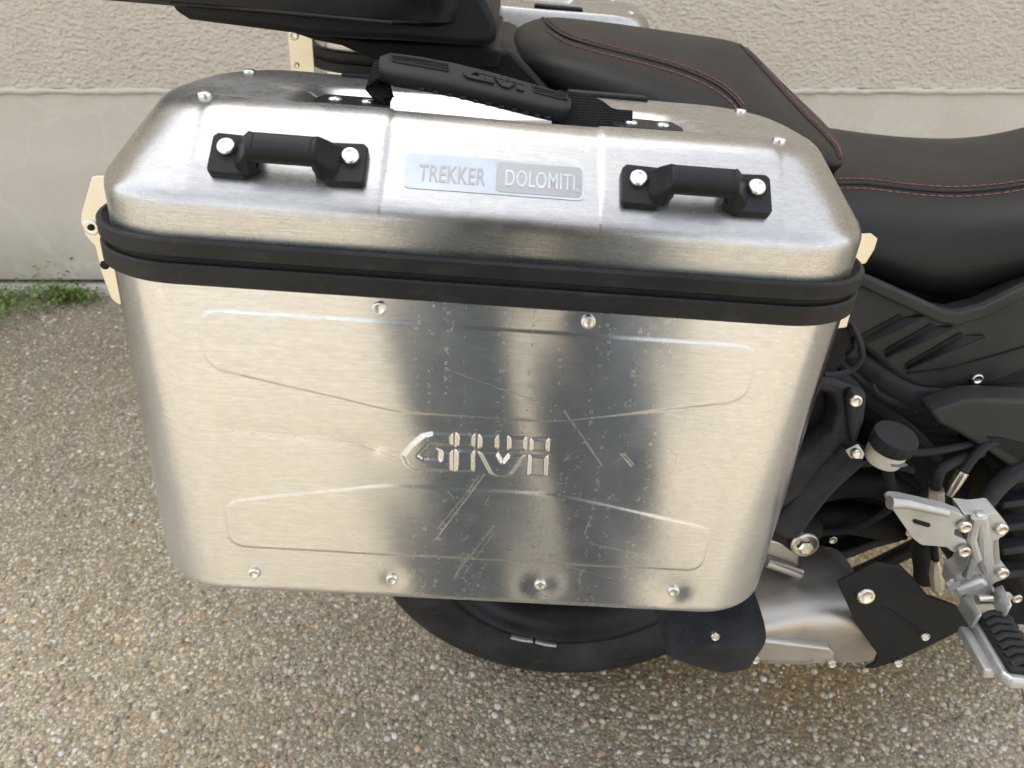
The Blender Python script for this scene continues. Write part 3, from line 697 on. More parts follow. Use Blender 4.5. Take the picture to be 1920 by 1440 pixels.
# ---- rear wheel
wheel_c = Vector((.088, .815, .312)); WM = Matrix.Translation(wheel_c) @ Matrix.Rotation(R(90), 4, 'X')
half = [(.205, .058), (.212, .070), (.222, .078), (.240, .083), (.258, .083), (.274, .078), (.288, .066), (.299, .048), (.307, .026), (.310, 0)]
prof = [(r, -h) for r, h in half] + [(r, h) for r, h in half[-2::-1]]
wheel = MB().lathe([(.030, -.05), (.045, -.048), (.045, .048), (.030, .05)], WM, 32).build('wheel', M['rim'], bike)
tr = MB(); seg = 120
rings = [[WM @ Vector((r * math.cos(2 * math.pi * j / seg), r * math.sin(2 * math.pi * j / seg), h)) for j in range(seg)] for r, h in prof]; tr.loft(rings, True, False).build('tyre', M['tyre'], wheel, sharp=60)
rp = [(.215, -.070), (.209, -.072), (.203, -.069), (.200, -.060), (.192, -.054), (.183, -.045), (.176, -.020), (.176, .020), (.183, .045), (.192, .054), (.200, .060), (.203, .069), (.209, .072), (.215, .070)]
rings = [[WM @ Vector((r * math.cos(2 * math.pi * j / seg), r * math.sin(2 * math.pi * j / seg), h)) for j in range(seg)] for r, h in rp]; MB().loft(rings, True, False).build('rim', M['rim'], wheel, sharp=50)
for k in range(5):
    a = R(72 * k + 36); d = Vector((math.cos(a), 0, math.sin(a))); MB().tube([wheel_c + d * .035, wheel_c + d * .11 + Vector((0, 0, 0)), wheel_c + d * .183], [.020, .015, .020], 10).build('spoke', M['rim'], wheel)
dm = MB(); dm.lathe([(.075, -.030), (.120, -.030), (.120, -.026), (.075, -.026)], WM, 64); dm.build('brake_disc', M['lead'], wheel)
# ---- seats (lofted from stations; extra row closes the far flank)
def loft_surface(stations, name, mat, parent, sub=2, drop=.10, raise_=8):
    rows = []
    for st in stations:
        P = [at(p[0], p[1] - (raise_, raise_ * .7, 0, 0, 0, 0)[i], p[2]) for i, p in enumerate(st)]; f = P[0]
        rows.append([f + Vector((0, -.03, -drop)), f + Vector((0, .02, -drop * .45))] + P + [P[-1] + Vector((0, .06, -.01))])
    m = MB(); n = len(rows[0]); m.loft(rows, True, True); return m.build(name, mat, parent, sharp=180, sub=sub)
PIL = [[(936, 84, .93), (935, 86, .89), (934, 90, .83), (935, 99, .80), (937, 112, .79)],
       [(968, 54, .98), (962, 62, .90), (957, 76, .80), (957, 104, .75), (958, 140, .745)],
       [(1012, 29, 1.0), (1010, 40, .91), (1008, 66, .78), (1008, 112, .725), (1008, 165, .73)],
       [(1070, 30, 1.0), (1072, 48, .90), (1078, 80, .755), (1080, 135, .705), (1080, 200, .715)],
       [(1160, 40, 1.0), (1164, 62, .89), (1172, 106, .74), (1176, 165, .690), (1178, 235, .70)],
       [(1262, 53, 1.0), (1268, 82, .88), (1282, 146, .73), (1288, 205, .680), (1290, 270, .69)],
       [(1352, 64, .99), (1360, 98, .87), (1374, 180, .72), (1382, 235, .675), (1386, 300, .685)],
       [(1398, 73, .97), (1408, 112, .86), (1424, 200, .715), (1434, 258, .672), (1438, 320, .68)],
       [(1440, 121, .93), (1450, 155, .845), (1474, 228, .71), (1484, 280, .670), (1488, 328, .68)],
       [(1500, 184, .87), (1512, 208, .81), (1532, 258, .705), (1538, 296, .668), (1538, 330, .68)],
       [(1554, 238, .80), (1564, 256, .765), (1576, 282, .70), (1576, 306, .67), (1570, 326, .68)],
       [(1580, 274, .745), (1584, 284, .73), (1587, 295, .70), (1584, 306, .685), (1578, 318, .69)]]
pil = loft_surface(PIL, 'pillion_seat', M['leather'], bike)
RID = [[(1500, 225, 1.0), (1500, 262, .88), (1500, 322, .74), (1502, 400, .685), (1505, 470, .675), (1510, 505, .69)],
       [(1570, 238, 1.0), (1570, 276, .88), (1572, 332, .735), (1575, 410, .68), (1580, 482, .67), (1585, 515, .69)],
       [(1640, 248, 1.0), (1640, 286, .88), (1644, 338, .73), (1648, 425, .675), (1655, 505, .665), (1660, 538, .69)],
       [(1710, 254, 1.0), (1712, 293, .88), (1716, 346, .725), (1722, 440, .67), (1730, 526, .66), (1735, 560, .69)],
       [(1780, 256, 1.0), (1784, 296, .88), (1788, 350, .72), (1794, 446, .665), (1800, 536, .658), (1804, 568, .69)],
       [(1840, 252, 1.0), (1846, 292, .88), (1852, 347, .715), (1860, 440, .66), (1868, 526, .655), (1872, 556, .69)],
       [(1920, 236, 1.0), (1926, 278, .88), (1934, 338, .71), (1942, 425, .655), (1952, 504, .65), (1956, 532, .69)],
       [(2010, 205, 1.0), (2020, 250, .88), (2030, 315, .70), (2040, 400, .65), (2050, 470, .645), (2055, 495, .69)]]
rid = loft_surface(RID, 'rider_seat', M['leather'], bike, drop=.16, raise_=16)
def curve_pts(P, n):
    """Catmull-Rom through P"""
    out = []; Q = [P[0] * 2 - P[1]] + P + [P[-1] * 2 - P[-2]]
    for i in range(len(P) - 1):
        a, b, c, d = Q[i:i + 4]
        for j in range(n): t = j / n; out.append(.5 * ((2 * b) + (c - a) * t + (2 * a - 5 * b + 4 * c - d) * t * t + (3 * b - a - 3 * c + d) * t ** 3))
    return out + [P[-1]]
bpy.context.view_layer.update()
def snap(o, pts, lift):
    """lay image points on the evaluated seat surface"""
    dg = bpy.context.evaluated_depsgraph_get(); ev = o.evaluated_get(dg); mw = ev.matrix_world; inv = mw.inverted(); out = []
    C0 = Vector((0, 0, CAM_H))
    for px, py in pts:
        d = (at(px, py, 1.0) - C0).normalized(); ok, hit, nr, _ = ev.ray_cast(inv @ C0, inv.to_3x3() @ d)
        if ok: out.append(mw @ hit + (mw.to_3x3() @ nr).normalized() * lift)
    return out
def spline2(P, n):
    return [(q.x, q.y) for q in curve_pts([Vector((a, b, 0)) for a, b in P], n)]
def stitch(o, pts, name='stitching', r=.00062, L=.0062, gap=.0022, mat=None):
    P = snap(o, spline2(pts, 24), .0006)
    if len(P) < 4: return
    m = MB(); acc = 0; seg_pts = []; s = 0.0; per = L + gap
    dist = [0]
    for a, b in zip(P, P[1:]): dist.append(dist[-1] + (b - a).length)
    def pos(d):
        i = max(0, min(len(P) - 2, int(np.searchsorted(dist, d)) - 1)); k = (d - dist[i]) / max(1e-9, dist[i + 1] - dist[i]); return P[i].lerp(P[i + 1], k)
    d = 0
    while d + L < dist[-1]:
        a, c = pos(d), pos(d + L); m.tube([a, (a + c) / 2, c], [r * .6, r, r * .6], 6); d += per
    ob = m.build(name, mat or M['red'], o); ob.location = (0, 0, 0); ob.parent = o; ob.matrix_parent_inverse = Matrix(); ob['kind'] = 'stuff'
    return ob
def cord(o, pts, r, name, mat):
    P = snap(o, spline2(pts, 20), r * .1)
    if len(P) > 3: ob = MB().tube(P, r, 8).build(name, mat, o)
S1 = [(1018, 34), (1030, 50), (1062, 71), (1110, 86), (1170, 101), (1240, 119), (1300, 139), (1345, 161), (1375, 184), (1394, 208)]
stitch(pil, [(a + 3, b - 7) for a, b in S1]); stitch(pil, [(a - 4, b + 9) for a, b in S1[1:]]); cord(pil, S1, .0017, 'piping', M['leather'])
F2 = [(1394, 76), (1436, 122), (1470, 160), (1510, 204), (1550, 244), (1572, 270), (1581, 290)]
stitch(pil, [(a - 3, b + 4) for a, b in F2]); cord(pil, [(a - 7, b + 8) for a, b in F2], .0014, 'piping', M['leather'])
S2 = [(1570, 345), (1620, 345), (1680, 352), (1740, 358), (1800, 360), (1860, 356), (1905, 350), (1990, 335)]
stitch(rid, [(a, b - 9) for a, b in S2]); stitch(rid, [(a, b + 9) for a, b in S2]); cord(rid, S2, .0022, 'piping', M['leather'])
plate('seat_gap_filler', [(1500, 460), (1990, 440), (1990, 640), (1800, 640), (1600, 600), (1500, 560)], .70, .20, M['dark'], bevel=.01)  # black block added so the gap below the seat stays dark
rimo = [o for o in wheel.children if o.name.startswith('rim')][0]
for pts in ([(958, 1190), (978, 1195), (998, 1199)], [(1003, 1200), (1022, 1203), (1042, 1206)]):
    P = snap(rimo, pts, .002)
    if len(P) == 3: ob = MB().tube(P, [.0052, .0056, .0052], 8, .6).build('wheel_weight', M['lead'], wheel, sharp=20)
# ---- tail, rack and bodywork
plate('tail_fairing', [(725, 96), (935, 92), (962, 92), (1010, 150), (1070, 205), (1110, 225), (1400, 235), (1400, 330), (740, 260), (725, 160)], .735, .22, M['black'], bevel=.012)
plate('tail_side_cover', [(770, 95), (958, 95), (1064, 203), (1068, 225), (770, 215)], .715, .02, M['black'], bevel=.004)
plate('rack_mount', [(538, 58), (700, 76), (900, 86), (940, 95), (935, 130), (725, 124), (640, 86), (590, 76)], .70, .26, M['black'], bevel=.008)
# upper side panel with three vents
sp = plate('side_panel', [(1560, 500), (1625, 528), (1700, 562), (1768, 592), (1800, 596), (1850, 584), (1935, 545), (1990, 520), (1990, 660), (1935, 690), (1880, 716), (1830, 733), (1770, 738), (1722, 728), (1690, 712), (1640, 672), (1580, 620)], .640, .035, M['panel'], bevel=.006)
plate('panel_lip', [(1560, 492), (1630, 520), (1702, 552), (1770, 583), (1800, 588), (1846, 577), (1930, 536), (1990, 508), (1990, 528), (1936, 553), (1852, 596), (1800, 612), (1764, 608), (1698, 578), (1625, 544), (1560, 515)], .634, .012, M['panel'], sp, bevel=.003)
for (L0, T0, R0, B0) in (((1614, 628), (1692, 588), (1736, 595), (1622, 648)), ((1658, 656), (1750, 606), (1792, 615), (1664, 673)), ((1697, 682), (1806, 622), (1848, 632), (1703, 696))):
    Yp = .6395; q = round_poly([L0, (T0[0] - 4, T0[1]), (T0[0] + 2, T0[1] + 6), (L0[0] + 3, L0[1] + 9)], 4, 4)
    MB().prism([at(a, b, Yp) for a, b in q], (0, -.0008, 0)).build('vent_slot', M['dark'], sp)
    rows = []
    for t in np.linspace(0, 1, 7):
        ta = (L0[0] + 3 + (T0[0] + 2 - L0[0] - 3) * t, L0[1] + 9 + (T0[1] + 6 - L0[1] - 9) * t); tb = (B0[0] + (R0[0] - B0[0]) * t, B0[1] + (R0[1] - B0[1]) * t); k = math.sin(math.pi * (.06 + .90 * t)) ** .4
        mid = ((ta[0] + tb[0]) / 2, (ta[1] + tb[1]) / 2)
        rows.append([at(*ta, Yp + .0006), at(*mid, Yp - .0045 * k), at(tb[0] - 2, tb[1] - 3, Yp - .0070 * k), at(*tb, Yp + .0006)])
    MB().loft(rows).build('louvre', M['panel'], sp, sharp=50)
put('bolt', bolt_s, at(1830, 709, .6395), (0, -1, .1), sp)
MB().tube(W([(1700, 700), (1780, 690), (1860, 668), (1990, 630)], .6392), .0010, 6).build('panel_seam', M['dark'], sp)
plate('lower_panel', [(1746, 776), (1775, 766), (1815, 752), (1850, 750), (1990, 756), (1990, 940), (1900, 880), (1860, 852), (1800, 815), (1760, 795)], .60, .03, M['panel'], bevel=.004)
plate('panel_slot', [(1852, 820), (1880, 822), (1990, 850), (1990, 890), (1920, 866), (1870, 838)], .5985, .002, M['dark'], bevel=0)
MB().tube(curve_pts(W([(1500, 600, .68), (1580, 645, .68), (1640, 685, .67), (1700, 722, .66), (1770, 748, .65), (1840, 756, .65), (1990, 750, .65)]), 6), .021, 14).build('frame_tube', M['cast'], bike)
MB().tube(curve_pts(W([(1480, 640, .74), (1580, 710, .73), (1680, 770, .72), (1990, 800, .72)]), 6), .020, 12).build('frame_tube', M['dark'], bike)
plate('panel_gap_filler', [(1690, 590), (1995, 560), (1995, 830), (1690, 830)], .73, .05, M['dark'], bevel=.006)  # dark plate added behind the panels so the gap between them shows black
# pillion hanger casting
br = plate('hanger_casting', [(1520, 700), (1560, 712), (1610, 730), (1628, 742), (1622, 790), (1606, 838), (1588, 858), (1560, 880), (1500, 935), (1440, 975), (1440, 900), (1500, 860), (1560, 812), (1572, 770), (1560, 742), (1520, 730)], .585, .03, M['cast'], bevel=.005)
plate('casting_web', [(1508, 712), (1545, 724), (1555, 780), (1530, 850), (1480, 900), (1470, 820)], .61, .02, M['dark'], bevel=.003)
plate('casting_rib', [(1586, 745), (1598, 730), (1622, 742), (1617, 790), (1600, 838), (1592, 800)], .578, .01, M['cast'], br, bevel=.004)
put('bolt', bolt_s, at(1603, 750, .577), (0, -1, .1), br)
MB().tube(curve_pts(W([(1470, 985, .60), (1530, 905, .595), (1600, 838, .59)]), 6), [.019] * 13, 14).build('casting_arm', M['cast'], br)
# cable loop by the case and wiring
cl = MB().tube(curve_pts(W([(1596, 605, .60), (1612, 640, .585), (1616, 668, .58), (1600, 692, .58), (1570, 702, .58), (1545, 702, .58)]), 8), .0028, 8).build('cable', M['rubber'], bike)
MB().tube(curve_pts(W([(1588, 600, .60), (1604, 622, .60), (1602, 650, .60), (1590, 668, .60)]), 8), .0028, 8).build('cable', M['rubber'], bike)
plate('rack_bracket', [(1540, 560), (1590, 600), (1600, 640), (1585, 680), (1545, 720), (1520, 700)], .60, .03, M['dark'], bevel=.004)
# ---- brake fluid reservoir
rc = at(1660, 850, .575); RM = Matrix.Translation(rc) @ Matrix.Scale(.90, 4) @ Matrix.Rotation(R(6), 4, 'Y') @ Matrix.Rotation(R(8), 4, 'X')
res = MB().lathe([(.015, -.010), (.0195, -.008), (.0205, .000), (.0205, .014)], RM, 36).build('fluid_reservoir', M['white_tank'], bike)
kn = []
for h, r in ((.012, .0225), (.014, .0238), (.026, .0238), (.0285, .0225), (.029, .015)):
    kn.append([RM @ Vector(((r - (.0012 if j % 4 == 0 and .013 < h < .027 else 0)) * math.cos(2 * math.pi * j / 64), (r - (.0012 if j % 4 == 0 and .013 < h < .027 else 0)) * math.sin(2 * math.pi * j / 64), h)) for j in range(64)])
MB().loft(kn).build('reservoir_cap', M['rubber'], res, sharp=30)
MB().prism(W([(1588, 850), (1612, 838), (1622, 852), (1618, 862), (1596, 860)], .565), (0, .006, 0)).build('reservoir_lug', M['white_tank'], res, bevel=.0015)
put('bolt', bolt_c, at(1604, 849, .564), (0, -1, .3), res)
MB().tube([RM @ Vector((.0206 * math.cos(a), .0206 * math.sin(a), .004)) for a in np.linspace(-1.75, -.9, 8)], .0042, 6, .08).build('printed_label', M['print'], res)
MB().tube(curve_pts(W([(1665, 868, .575), (1668, 900, .59), (1690, 930, .62), (1730, 930, .62), (1750, 905, .60)]), 6), .0055, 10).build('reservoir_hose', M['rubber'], bike)
# ---- dark machinery behind: swingarm, engine, splash guard
plate('swingarm', [(1420, 1000), (1470, 930), (1560, 892), (1640, 880), (1720, 900), (1760, 960), (1720, 1000), (1640, 1016), (1560, 1040), (1480, 1072), (1420, 1070)], .70, .06, M['dark'], bevel=.014)
MB().tube(curve_pts(W([(1440, 960, .675), (1540, 915, .675), (1640, 905, .675), (1700, 935, .675)]), 6), .018, 12).build('swingarm_brace', M['dark'], bike)
MB().tube(W([(1450, 1000, .69), (1560, 965, .69), (1680, 985, .69)]), .022, 12).build('swingarm_brace', M['dark'], bike)
eng = plate('engine_block', [(1700, 760), (1990, 760), (1990, 1190), (1900, 1180), (1840, 1150), (1860, 1000), (1800, 940), (1720, 930), (1640, 880), (1660, 800)], .74, .20, M['dark'], bevel=.02)
plate('shock_guard', [(1500, 640), (1700, 700), (1760, 780), (1740, 900), (1620, 900), (1480, 950)], .80, .10, M['dark'], bevel=.02)
plate('engine_cover', [(1862, 880), (1990, 860), (1990, 1160), (1905, 1150), (1880, 1100), (1890, 1000)], .62, .10, M['dark'], eng, bevel=.02)
MB().tube(curve_pts(W([(1840, 950, .60), (1872, 910, .60), (1910, 880, .60), (1960, 862, .60)]), 5), .010, 10).build('frame_edge', M['cast'], bike)
MB().tube(W([(1560, 1098, .80), (1640, 1062, .80), (1730, 1018, .80)]), .012, 10).build('side_stand_tube', M['dark'], bike)
MB().tube(W([(1735, 1085, .66), (1730, 1030, .66), (1745, 960, .62)]), .014, 10).build('brake_cylinder', M['dark'], bike)
# brake lines
MB().tube(curve_pts(W([(1756, 935, .585), (1756, 905, .585), (1766, 880, .59), (1800, 862, .60), (1840, 848, .61)]), 6), .0056, 10).build('brake_hose', M['rubber'], bike)
f1 = MB().tube(W([(1755, 944, .58), (1756, 918, .582)]), [.009, .008], 6).build('hose_fitting', M['steel'], bike, sharp=20)
MB().tube(W([(1778, 928, .585), (1790, 908, .587), (1806, 884, .59)]), [.0045, .0062, .0062], 10).build('crimp_ferrule', M['screw'], bike)
MB().tube(curve_pts(W([(1806, 884, .59), (1822, 862, .595), (1850, 835, .60), (1900, 815, .61)]), 5), .0050, 8).build('brake_hose', M['rubber'], bike)
MB().tube(curve_pts(W([(1705, 850, .60), (1760, 845, .60), (1830, 830, .61)]), 5), .0042, 8).build('brake_hose', M['rubber'], bike)
clamp = MB().tube(W([(1754, 1050, .60), (1756, 1075, .60), (1758, 1100, .60)]), [.004, .0085, .0075], 8).build('pedal_clevis', M['screw'], bike)
MB().tube(W([(1750, 1000, .62), (1753, 1050, .60)]), .0045, 8).build('pedal_rod', M['dark'], bike)
MB().tube(curve_pts(W([(1530, 640, .66), (1600, 700, .66), (1660, 745, .65), (1740, 770, .65), (1800, 790, .66)]), 6), .0050, 8).build('wiring_loom', M['rubber'], bike)
MB().tube(curve_pts(W([(1560, 690, .69), (1640, 760, .69), (1700, 800, .69), (1760, 860, .68)]), 6), .0065, 8).build('wiring_loom', M['rubber'], bike)
MB().tube(curve_pts(W([(1690, 930, .64), (1660, 960, .65), (1600, 990, .66), (1540, 1000, .66)]), 6), .0045, 8).build('brake_hose', M['rubber'], bike)
for px, py in ((1640, 727), (1716, 765)): MB().tube([at(px - 4, py - 8, .643), at(px + 3, py + 9, .643)], .0022, 6).build('cable_tie', M['panel'], bike)
for k in range(5): plate('engine_fin', [(1880, 900 + k * 44), (1990, 885 + k * 44), (1990, 897 + k * 44), (1880, 912 + k * 44)], .606, .02, M['cast'], eng, bevel=.003)
for px, py, Y in ((1700, 965, .695), (1560, 1010, .695), (1905, 1120, .612)): put('bolt', bolt_s, at(px, py, Y), (0, -1, .1), bike)
plate('chain_guard', [(1500, 890), (1560, 868), (1650, 862), (1720, 880), (1715, 892), (1650, 876), (1560, 884), (1505, 904)], .655, .03, M['cast'], bevel=.003)
plate('mudflap', [(1560, 1040), (1600, 1030), (1640, 1016), (1700, 1004), (1706, 1012), (1640, 1030), (1600, 1046), (1566, 1056)], .68, .02, M['cast'], bevel=.003)
# ---- silver footpeg hanger
PY = .52
hg = plate('footpeg_hanger', [(1806, 962), (1838, 966), (1872, 962), (1890, 985), (1886, 1003), (1872, 1010), (1876, 1060), (1890, 1066), (1888, 1084), (1866, 1092), (1858, 1100), (1866, 1120), (1886, 1130), (1870, 1142), (1820, 1150), (1785, 1110), (1790, 1084), (1806, 1074), (1818, 1046), (1810, 1010), (1812, 990)], PY, .022, M['silver'], bevel=.004, rnd=5)
plate('hanger_rib', [(1832, 972), (1856, 968), (1862, 1010), (1866, 1060), (1852, 1090), (1838, 1060), (1836, 1010)], PY - .007, .012, M['silver'], hg, bevel=.004)
plate('hanger_rib', [(1792, 1108), (1845, 1086), (1858, 1100), (1800, 1122)], PY - .008, .012, M['silver'], hg, bevel=.004)
plate('hanger_pocket', [(1866, 1014), (1871, 1014), (1874, 1056), (1868, 1060), (1864, 1040)], PY - .0006, .001, M['lead'], hg, bevel=0)
MB().tube(W([(1830, 970, PY - .004), (1822, 1010, PY - .004), (1832, 1046, PY - .005), (1812, 1080, PY - .004)]), .0045, 8).build('hanger_edge', M['silver'], hg)
hp = plate('heel_plate', [(1664, 941), (1672, 934), (1690, 935), (1775, 954), (1806, 966), (1816, 982), (1806, 992), (1790, 992), (1789, 1004), (1812, 1012), (1816, 1028), (1802, 1038), (1784, 1034), (1776, 1026), (1728, 1022), (1712, 1010)], PY - .004, .010, M['silver'], hg, bevel=.003, rnd=5)
MB().tube(W([(1668, 942, PY - .006), (1700, 944, PY - .005), (1776, 962, PY - .004)]), [.0065, .005, .004], 10).build('heel_plate_edge', M['silver'], hp)
plate('heel_plate_slot', [(1711, 976), (1716, 974), (1744, 982), (1745, 987), (1740, 989), (1713, 981)], PY - .0048, .002, M['dark'], hp, bevel=0)
for px, py, o in ((1876, 990, .0), (1878, 1072, .0), (1808, 986, .006), (1806, 1032, .006)): put('bolt', bolt_s, at(px, py, PY - o - .001), (0, -1, .05), hg)
for px, py in ((1786, 1096), (1884, 1122)):
    MB().tube(W([(px - 3, py - 3, PY - .004), (px + 3, py + 3, PY - .008)]), .0075, 14).build('pivot_boss', M['silver'], hg, sharp=40)
fork = MB()
for a, b in (((1804, 1118), (1832, 1158)), ((1866, 1100), (1888, 1140))):
    fork.prism(W([(a[0], a[1], PY), (a[0] + 14, a[1] - 6, PY), (b[0] + 12, b[1] - 6, PY - .035), (b[0], b[1], PY - .035)]), (0, 0, -.018))
fork.build('peg_fork', M['silver'], hg, bevel=.003)
MB().tube([at(1845, 1124, PY - .01) + Vector((t * .012, 0, math.sin(t * 40) * .0)) for t in np.linspace(-.6, .6, 6)], .0052, 10).build('return_spring', M['screw'], hg)
# footpeg: metal tray with ribbed rubber, reaching out to the rider's boot
a0, a1 = at(1855, 1150, .500), at(1935, 1275, .415)
peg = MB(); dv = (a1 - a0); ld_ = dv.normalized(); sd = Vector((1, 0, 0)); sd = (sd - ld_ * sd.dot(ld_)).normalized(); un = ld_.cross(sd); un = un if un.z > 0 else -un
def pegp(u, v, h): return a0 + dv * u + sd * v + un * h
outl = [(0, -.017), (.06, -.020), (.9, -.022), (1.0, -.016), (1.0, .016), (.9, .022), (.06, .020), (0, .017)]
fp = MB().prism([pegp(u, v, -.014) for u, v in outl], un * .012).build('footpeg', M['silver'], bike, bevel=.003)
MB().prism([pegp(u, v * .82, -.003) for u, v in [(.06, -.019), (.92, -.020), (.92, .020), (.06, .019)]], un * .008).build('peg_rubber', M['rubber'], fp, bevel=.003)
for k in range(7):
    u = .14 + .115 * k; MB().tube([pegp(u + .02, -.013, .004), pegp(u, -.006, .0085), pegp(u, .006, .0085), pegp(u + .02, .013, .004)], .0042, 8).build('rubber_rib', M['rubber'], fp)
MB().prism([pegp(u, v, -.020) for u, v in [(.12, -.030), (.80, -.030), (.80, -.019), (.12, -.019)]], un * .010).build('feeler_bracket', M['silver'], fp, bevel=.002)
MB().tube([pegp(.98, 0, -.012), pegp(1.08, 0, -.020), pegp(1.16, 0, -.026)], [.005, .0045, .003], 10).build('peg_feeler', M['screw'], fp)
# ---- exhaust
EX = [(1250, 1118, 1170), (1330, 1110, 1215), (1400, 1098, 1234), (1480, 1082, 1244), (1560, 1080, 1250), (1602, 1092, 1250), (1622, 1120, 1238)]
def ex_ring(px, t, b, k=1.0, y0=.55, y1=.69):
    T, Bm = at(px, t, .60), at(px - 12, b, .575); cz, hz_ = (T.z + Bm.z) / 2, (T.z - Bm.z) / 2; yc, hy = (y0 + y1) / 2, (y1 - y0) / 2; x = (T.x + Bm.x) / 2; out = []
    for j in range(40):
        q = 2 * math.pi * j / 40; c, s = math.cos(q), math.sin(q)
        out.append(Vector((x, yc + hy * k * math.copysign(abs(c) ** .62, c) - .018 * s, cz + hz_ * k * math.copysign(abs(s) ** .62, s))))
    return out
ex = MB().loft([ex_ring(*e) for e in EX[1:]] + [ex_ring(1626, 1130, 1228, .8)]).build('silencer', M['steel'], bike, sharp=40)
MB().loft([ex_ring(1238, 1140, 1180, .75), ex_ring(1246, 1126, 1192, 1.0, .535, .70), ex_ring(1300, 1110, 1224, 1.03, .535, .70), ex_ring(1352, 1104, 1240, 1.04, .535, .70), ex_ring(1394, 1098, 1232, 1.035, .535, .70), ex_ring(1410, 1092, 1196, 1.02, .535, .70)]).build('end_cap', M['cast'], ex, sharp=40)
st = plate('silencer_strip', [(1368, 1212), (1382, 1198), (1440, 1202), (1556, 1216), (1566, 1226), (1562, 1246), (1480, 1245), (1372, 1236)], .540, .014, M['steel'], ex, bevel=.003)
plate('strip_slot', [(1440, 1238), (1516, 1240), (1524, 1234), (1528, 1238), (1518, 1246), (1440, 1244)], .5395, .001, M['lead'], st, bevel=0)
for px, py in ((1415, 1234), (1558, 1241)): put('bolt', bolt_c, at(px, py, .539), (0, -1, .2), st)
put('bolt', bolt_c, at(1340, 1190, .528), (0, -1, .2), ex)
hs = plate('heat_shield', [(1570, 1092), (1600, 1078), (1642, 1056), (1690, 1062), (1716, 1088), (1740, 1118), (1790, 1136), (1836, 1166), (1740, 1214), (1684, 1240), (1640, 1254), (1622, 1254), (1640, 1244), (1646, 1228), (1630, 1206), (1606, 1172)], .528, .004, M['black'], bike, bevel=.0015)
plate('shield_slot', [(1652, 1138), (1660, 1138), (1738, 1188), (1736, 1194), (1728, 1192), (1654, 1146)], .5272, .001, M['dark'], hs, bevel=0)
for px, py in ((1622, 1115), (1732, 1190), (1682, 1240)): put('bolt', bolt_b if px == 1622 else bolt_c, at(px, py, .527), (0, -1, .25), hs)
mb_ = plate('silencer_bracket', [(1440, 1012), (1486, 1020), (1500, 1040), (1496, 1068), (1506, 1072), (1500, 1084), (1428, 1064)], .60, .012, M['steel'], bike, bevel=.003)
MB().tube(W([(1436, 1052, .595), (1500, 1074, .595)]), .007, 10).build('bracket_tube', M['steel'], mb_)
put('bracket_washer', rivet_mesh('bracket_washer', .0155, .004, M['plate'], False), at(1508, 1020, .594), (0, -1, .15), mb_)
put('bracket_nut', MB().lathe([(.0085, 0), (.0085, .008), (.006, .010)], Matrix(), 6).mesh('bracket_nut', M['screw'], 20), at(1506, 1021, .590), (0, -1, .15), mb_)
MB().tube(W([(1440, 985, .62), (1490, 1000, .62), (1530, 990, .63)]), [.02, .024, .012], 12).build('rubber_mount', M['rubber'], bike)
plate('mudguard', [(1240, 1150), (1262, 1150), (1262, 1190), (1248, 1196)], .66, .10, M['dark'], bevel=.004)

# ================================================================== TOP CASE
tc = thing('top_case', 'black plastic top case on the rear rack above the side cases', 'luggage case', tuple(at(640, 70, .85)))
def tcp(px, py, Y=.64): return at(px, py, Y)
base = plate('base_tray', [(320, -30), (319, 4), (322, 20), (352, 38), (500, 57), (600, 70), (760, 78), (884, 87), (920, 84), (931, 76), (931, 40), (912, 4), (900, -30)], .64, .42, M['black'], tc, bevel=.010)
sh = []
for i, (z, ins) in enumerate(((0, .006), (.004, 0), (.05, -.004), (.12, .0), (.20, .012), (.25, .04), (.27, .10))):
    A, B = at(300, 0, .625), at(840, 46, .625); dirx = (B - A).normalized(); q = plan((B - A).length / 2 + .10 - ins, .625 + ins, 1.07 - ins, .06, dense(-1, 1, .25), 6, 8); c = (A + B) / 2 - dirx * .075
    upv = Vector((-dirx.z, 0, dirx.x)); sh.append([c + dirx * x + Vector((0, y - .625, 0)) + upv * (z - .004) for x, y in q])
MB().loft(sh).build('shell', M['gloss'], tc, sharp=45)
MB().tube([at(320, 5, .628), at(500, 20, .626), at(735, 42, .626)], .0014, 6).build('shell_seam', M['panel'], tc)

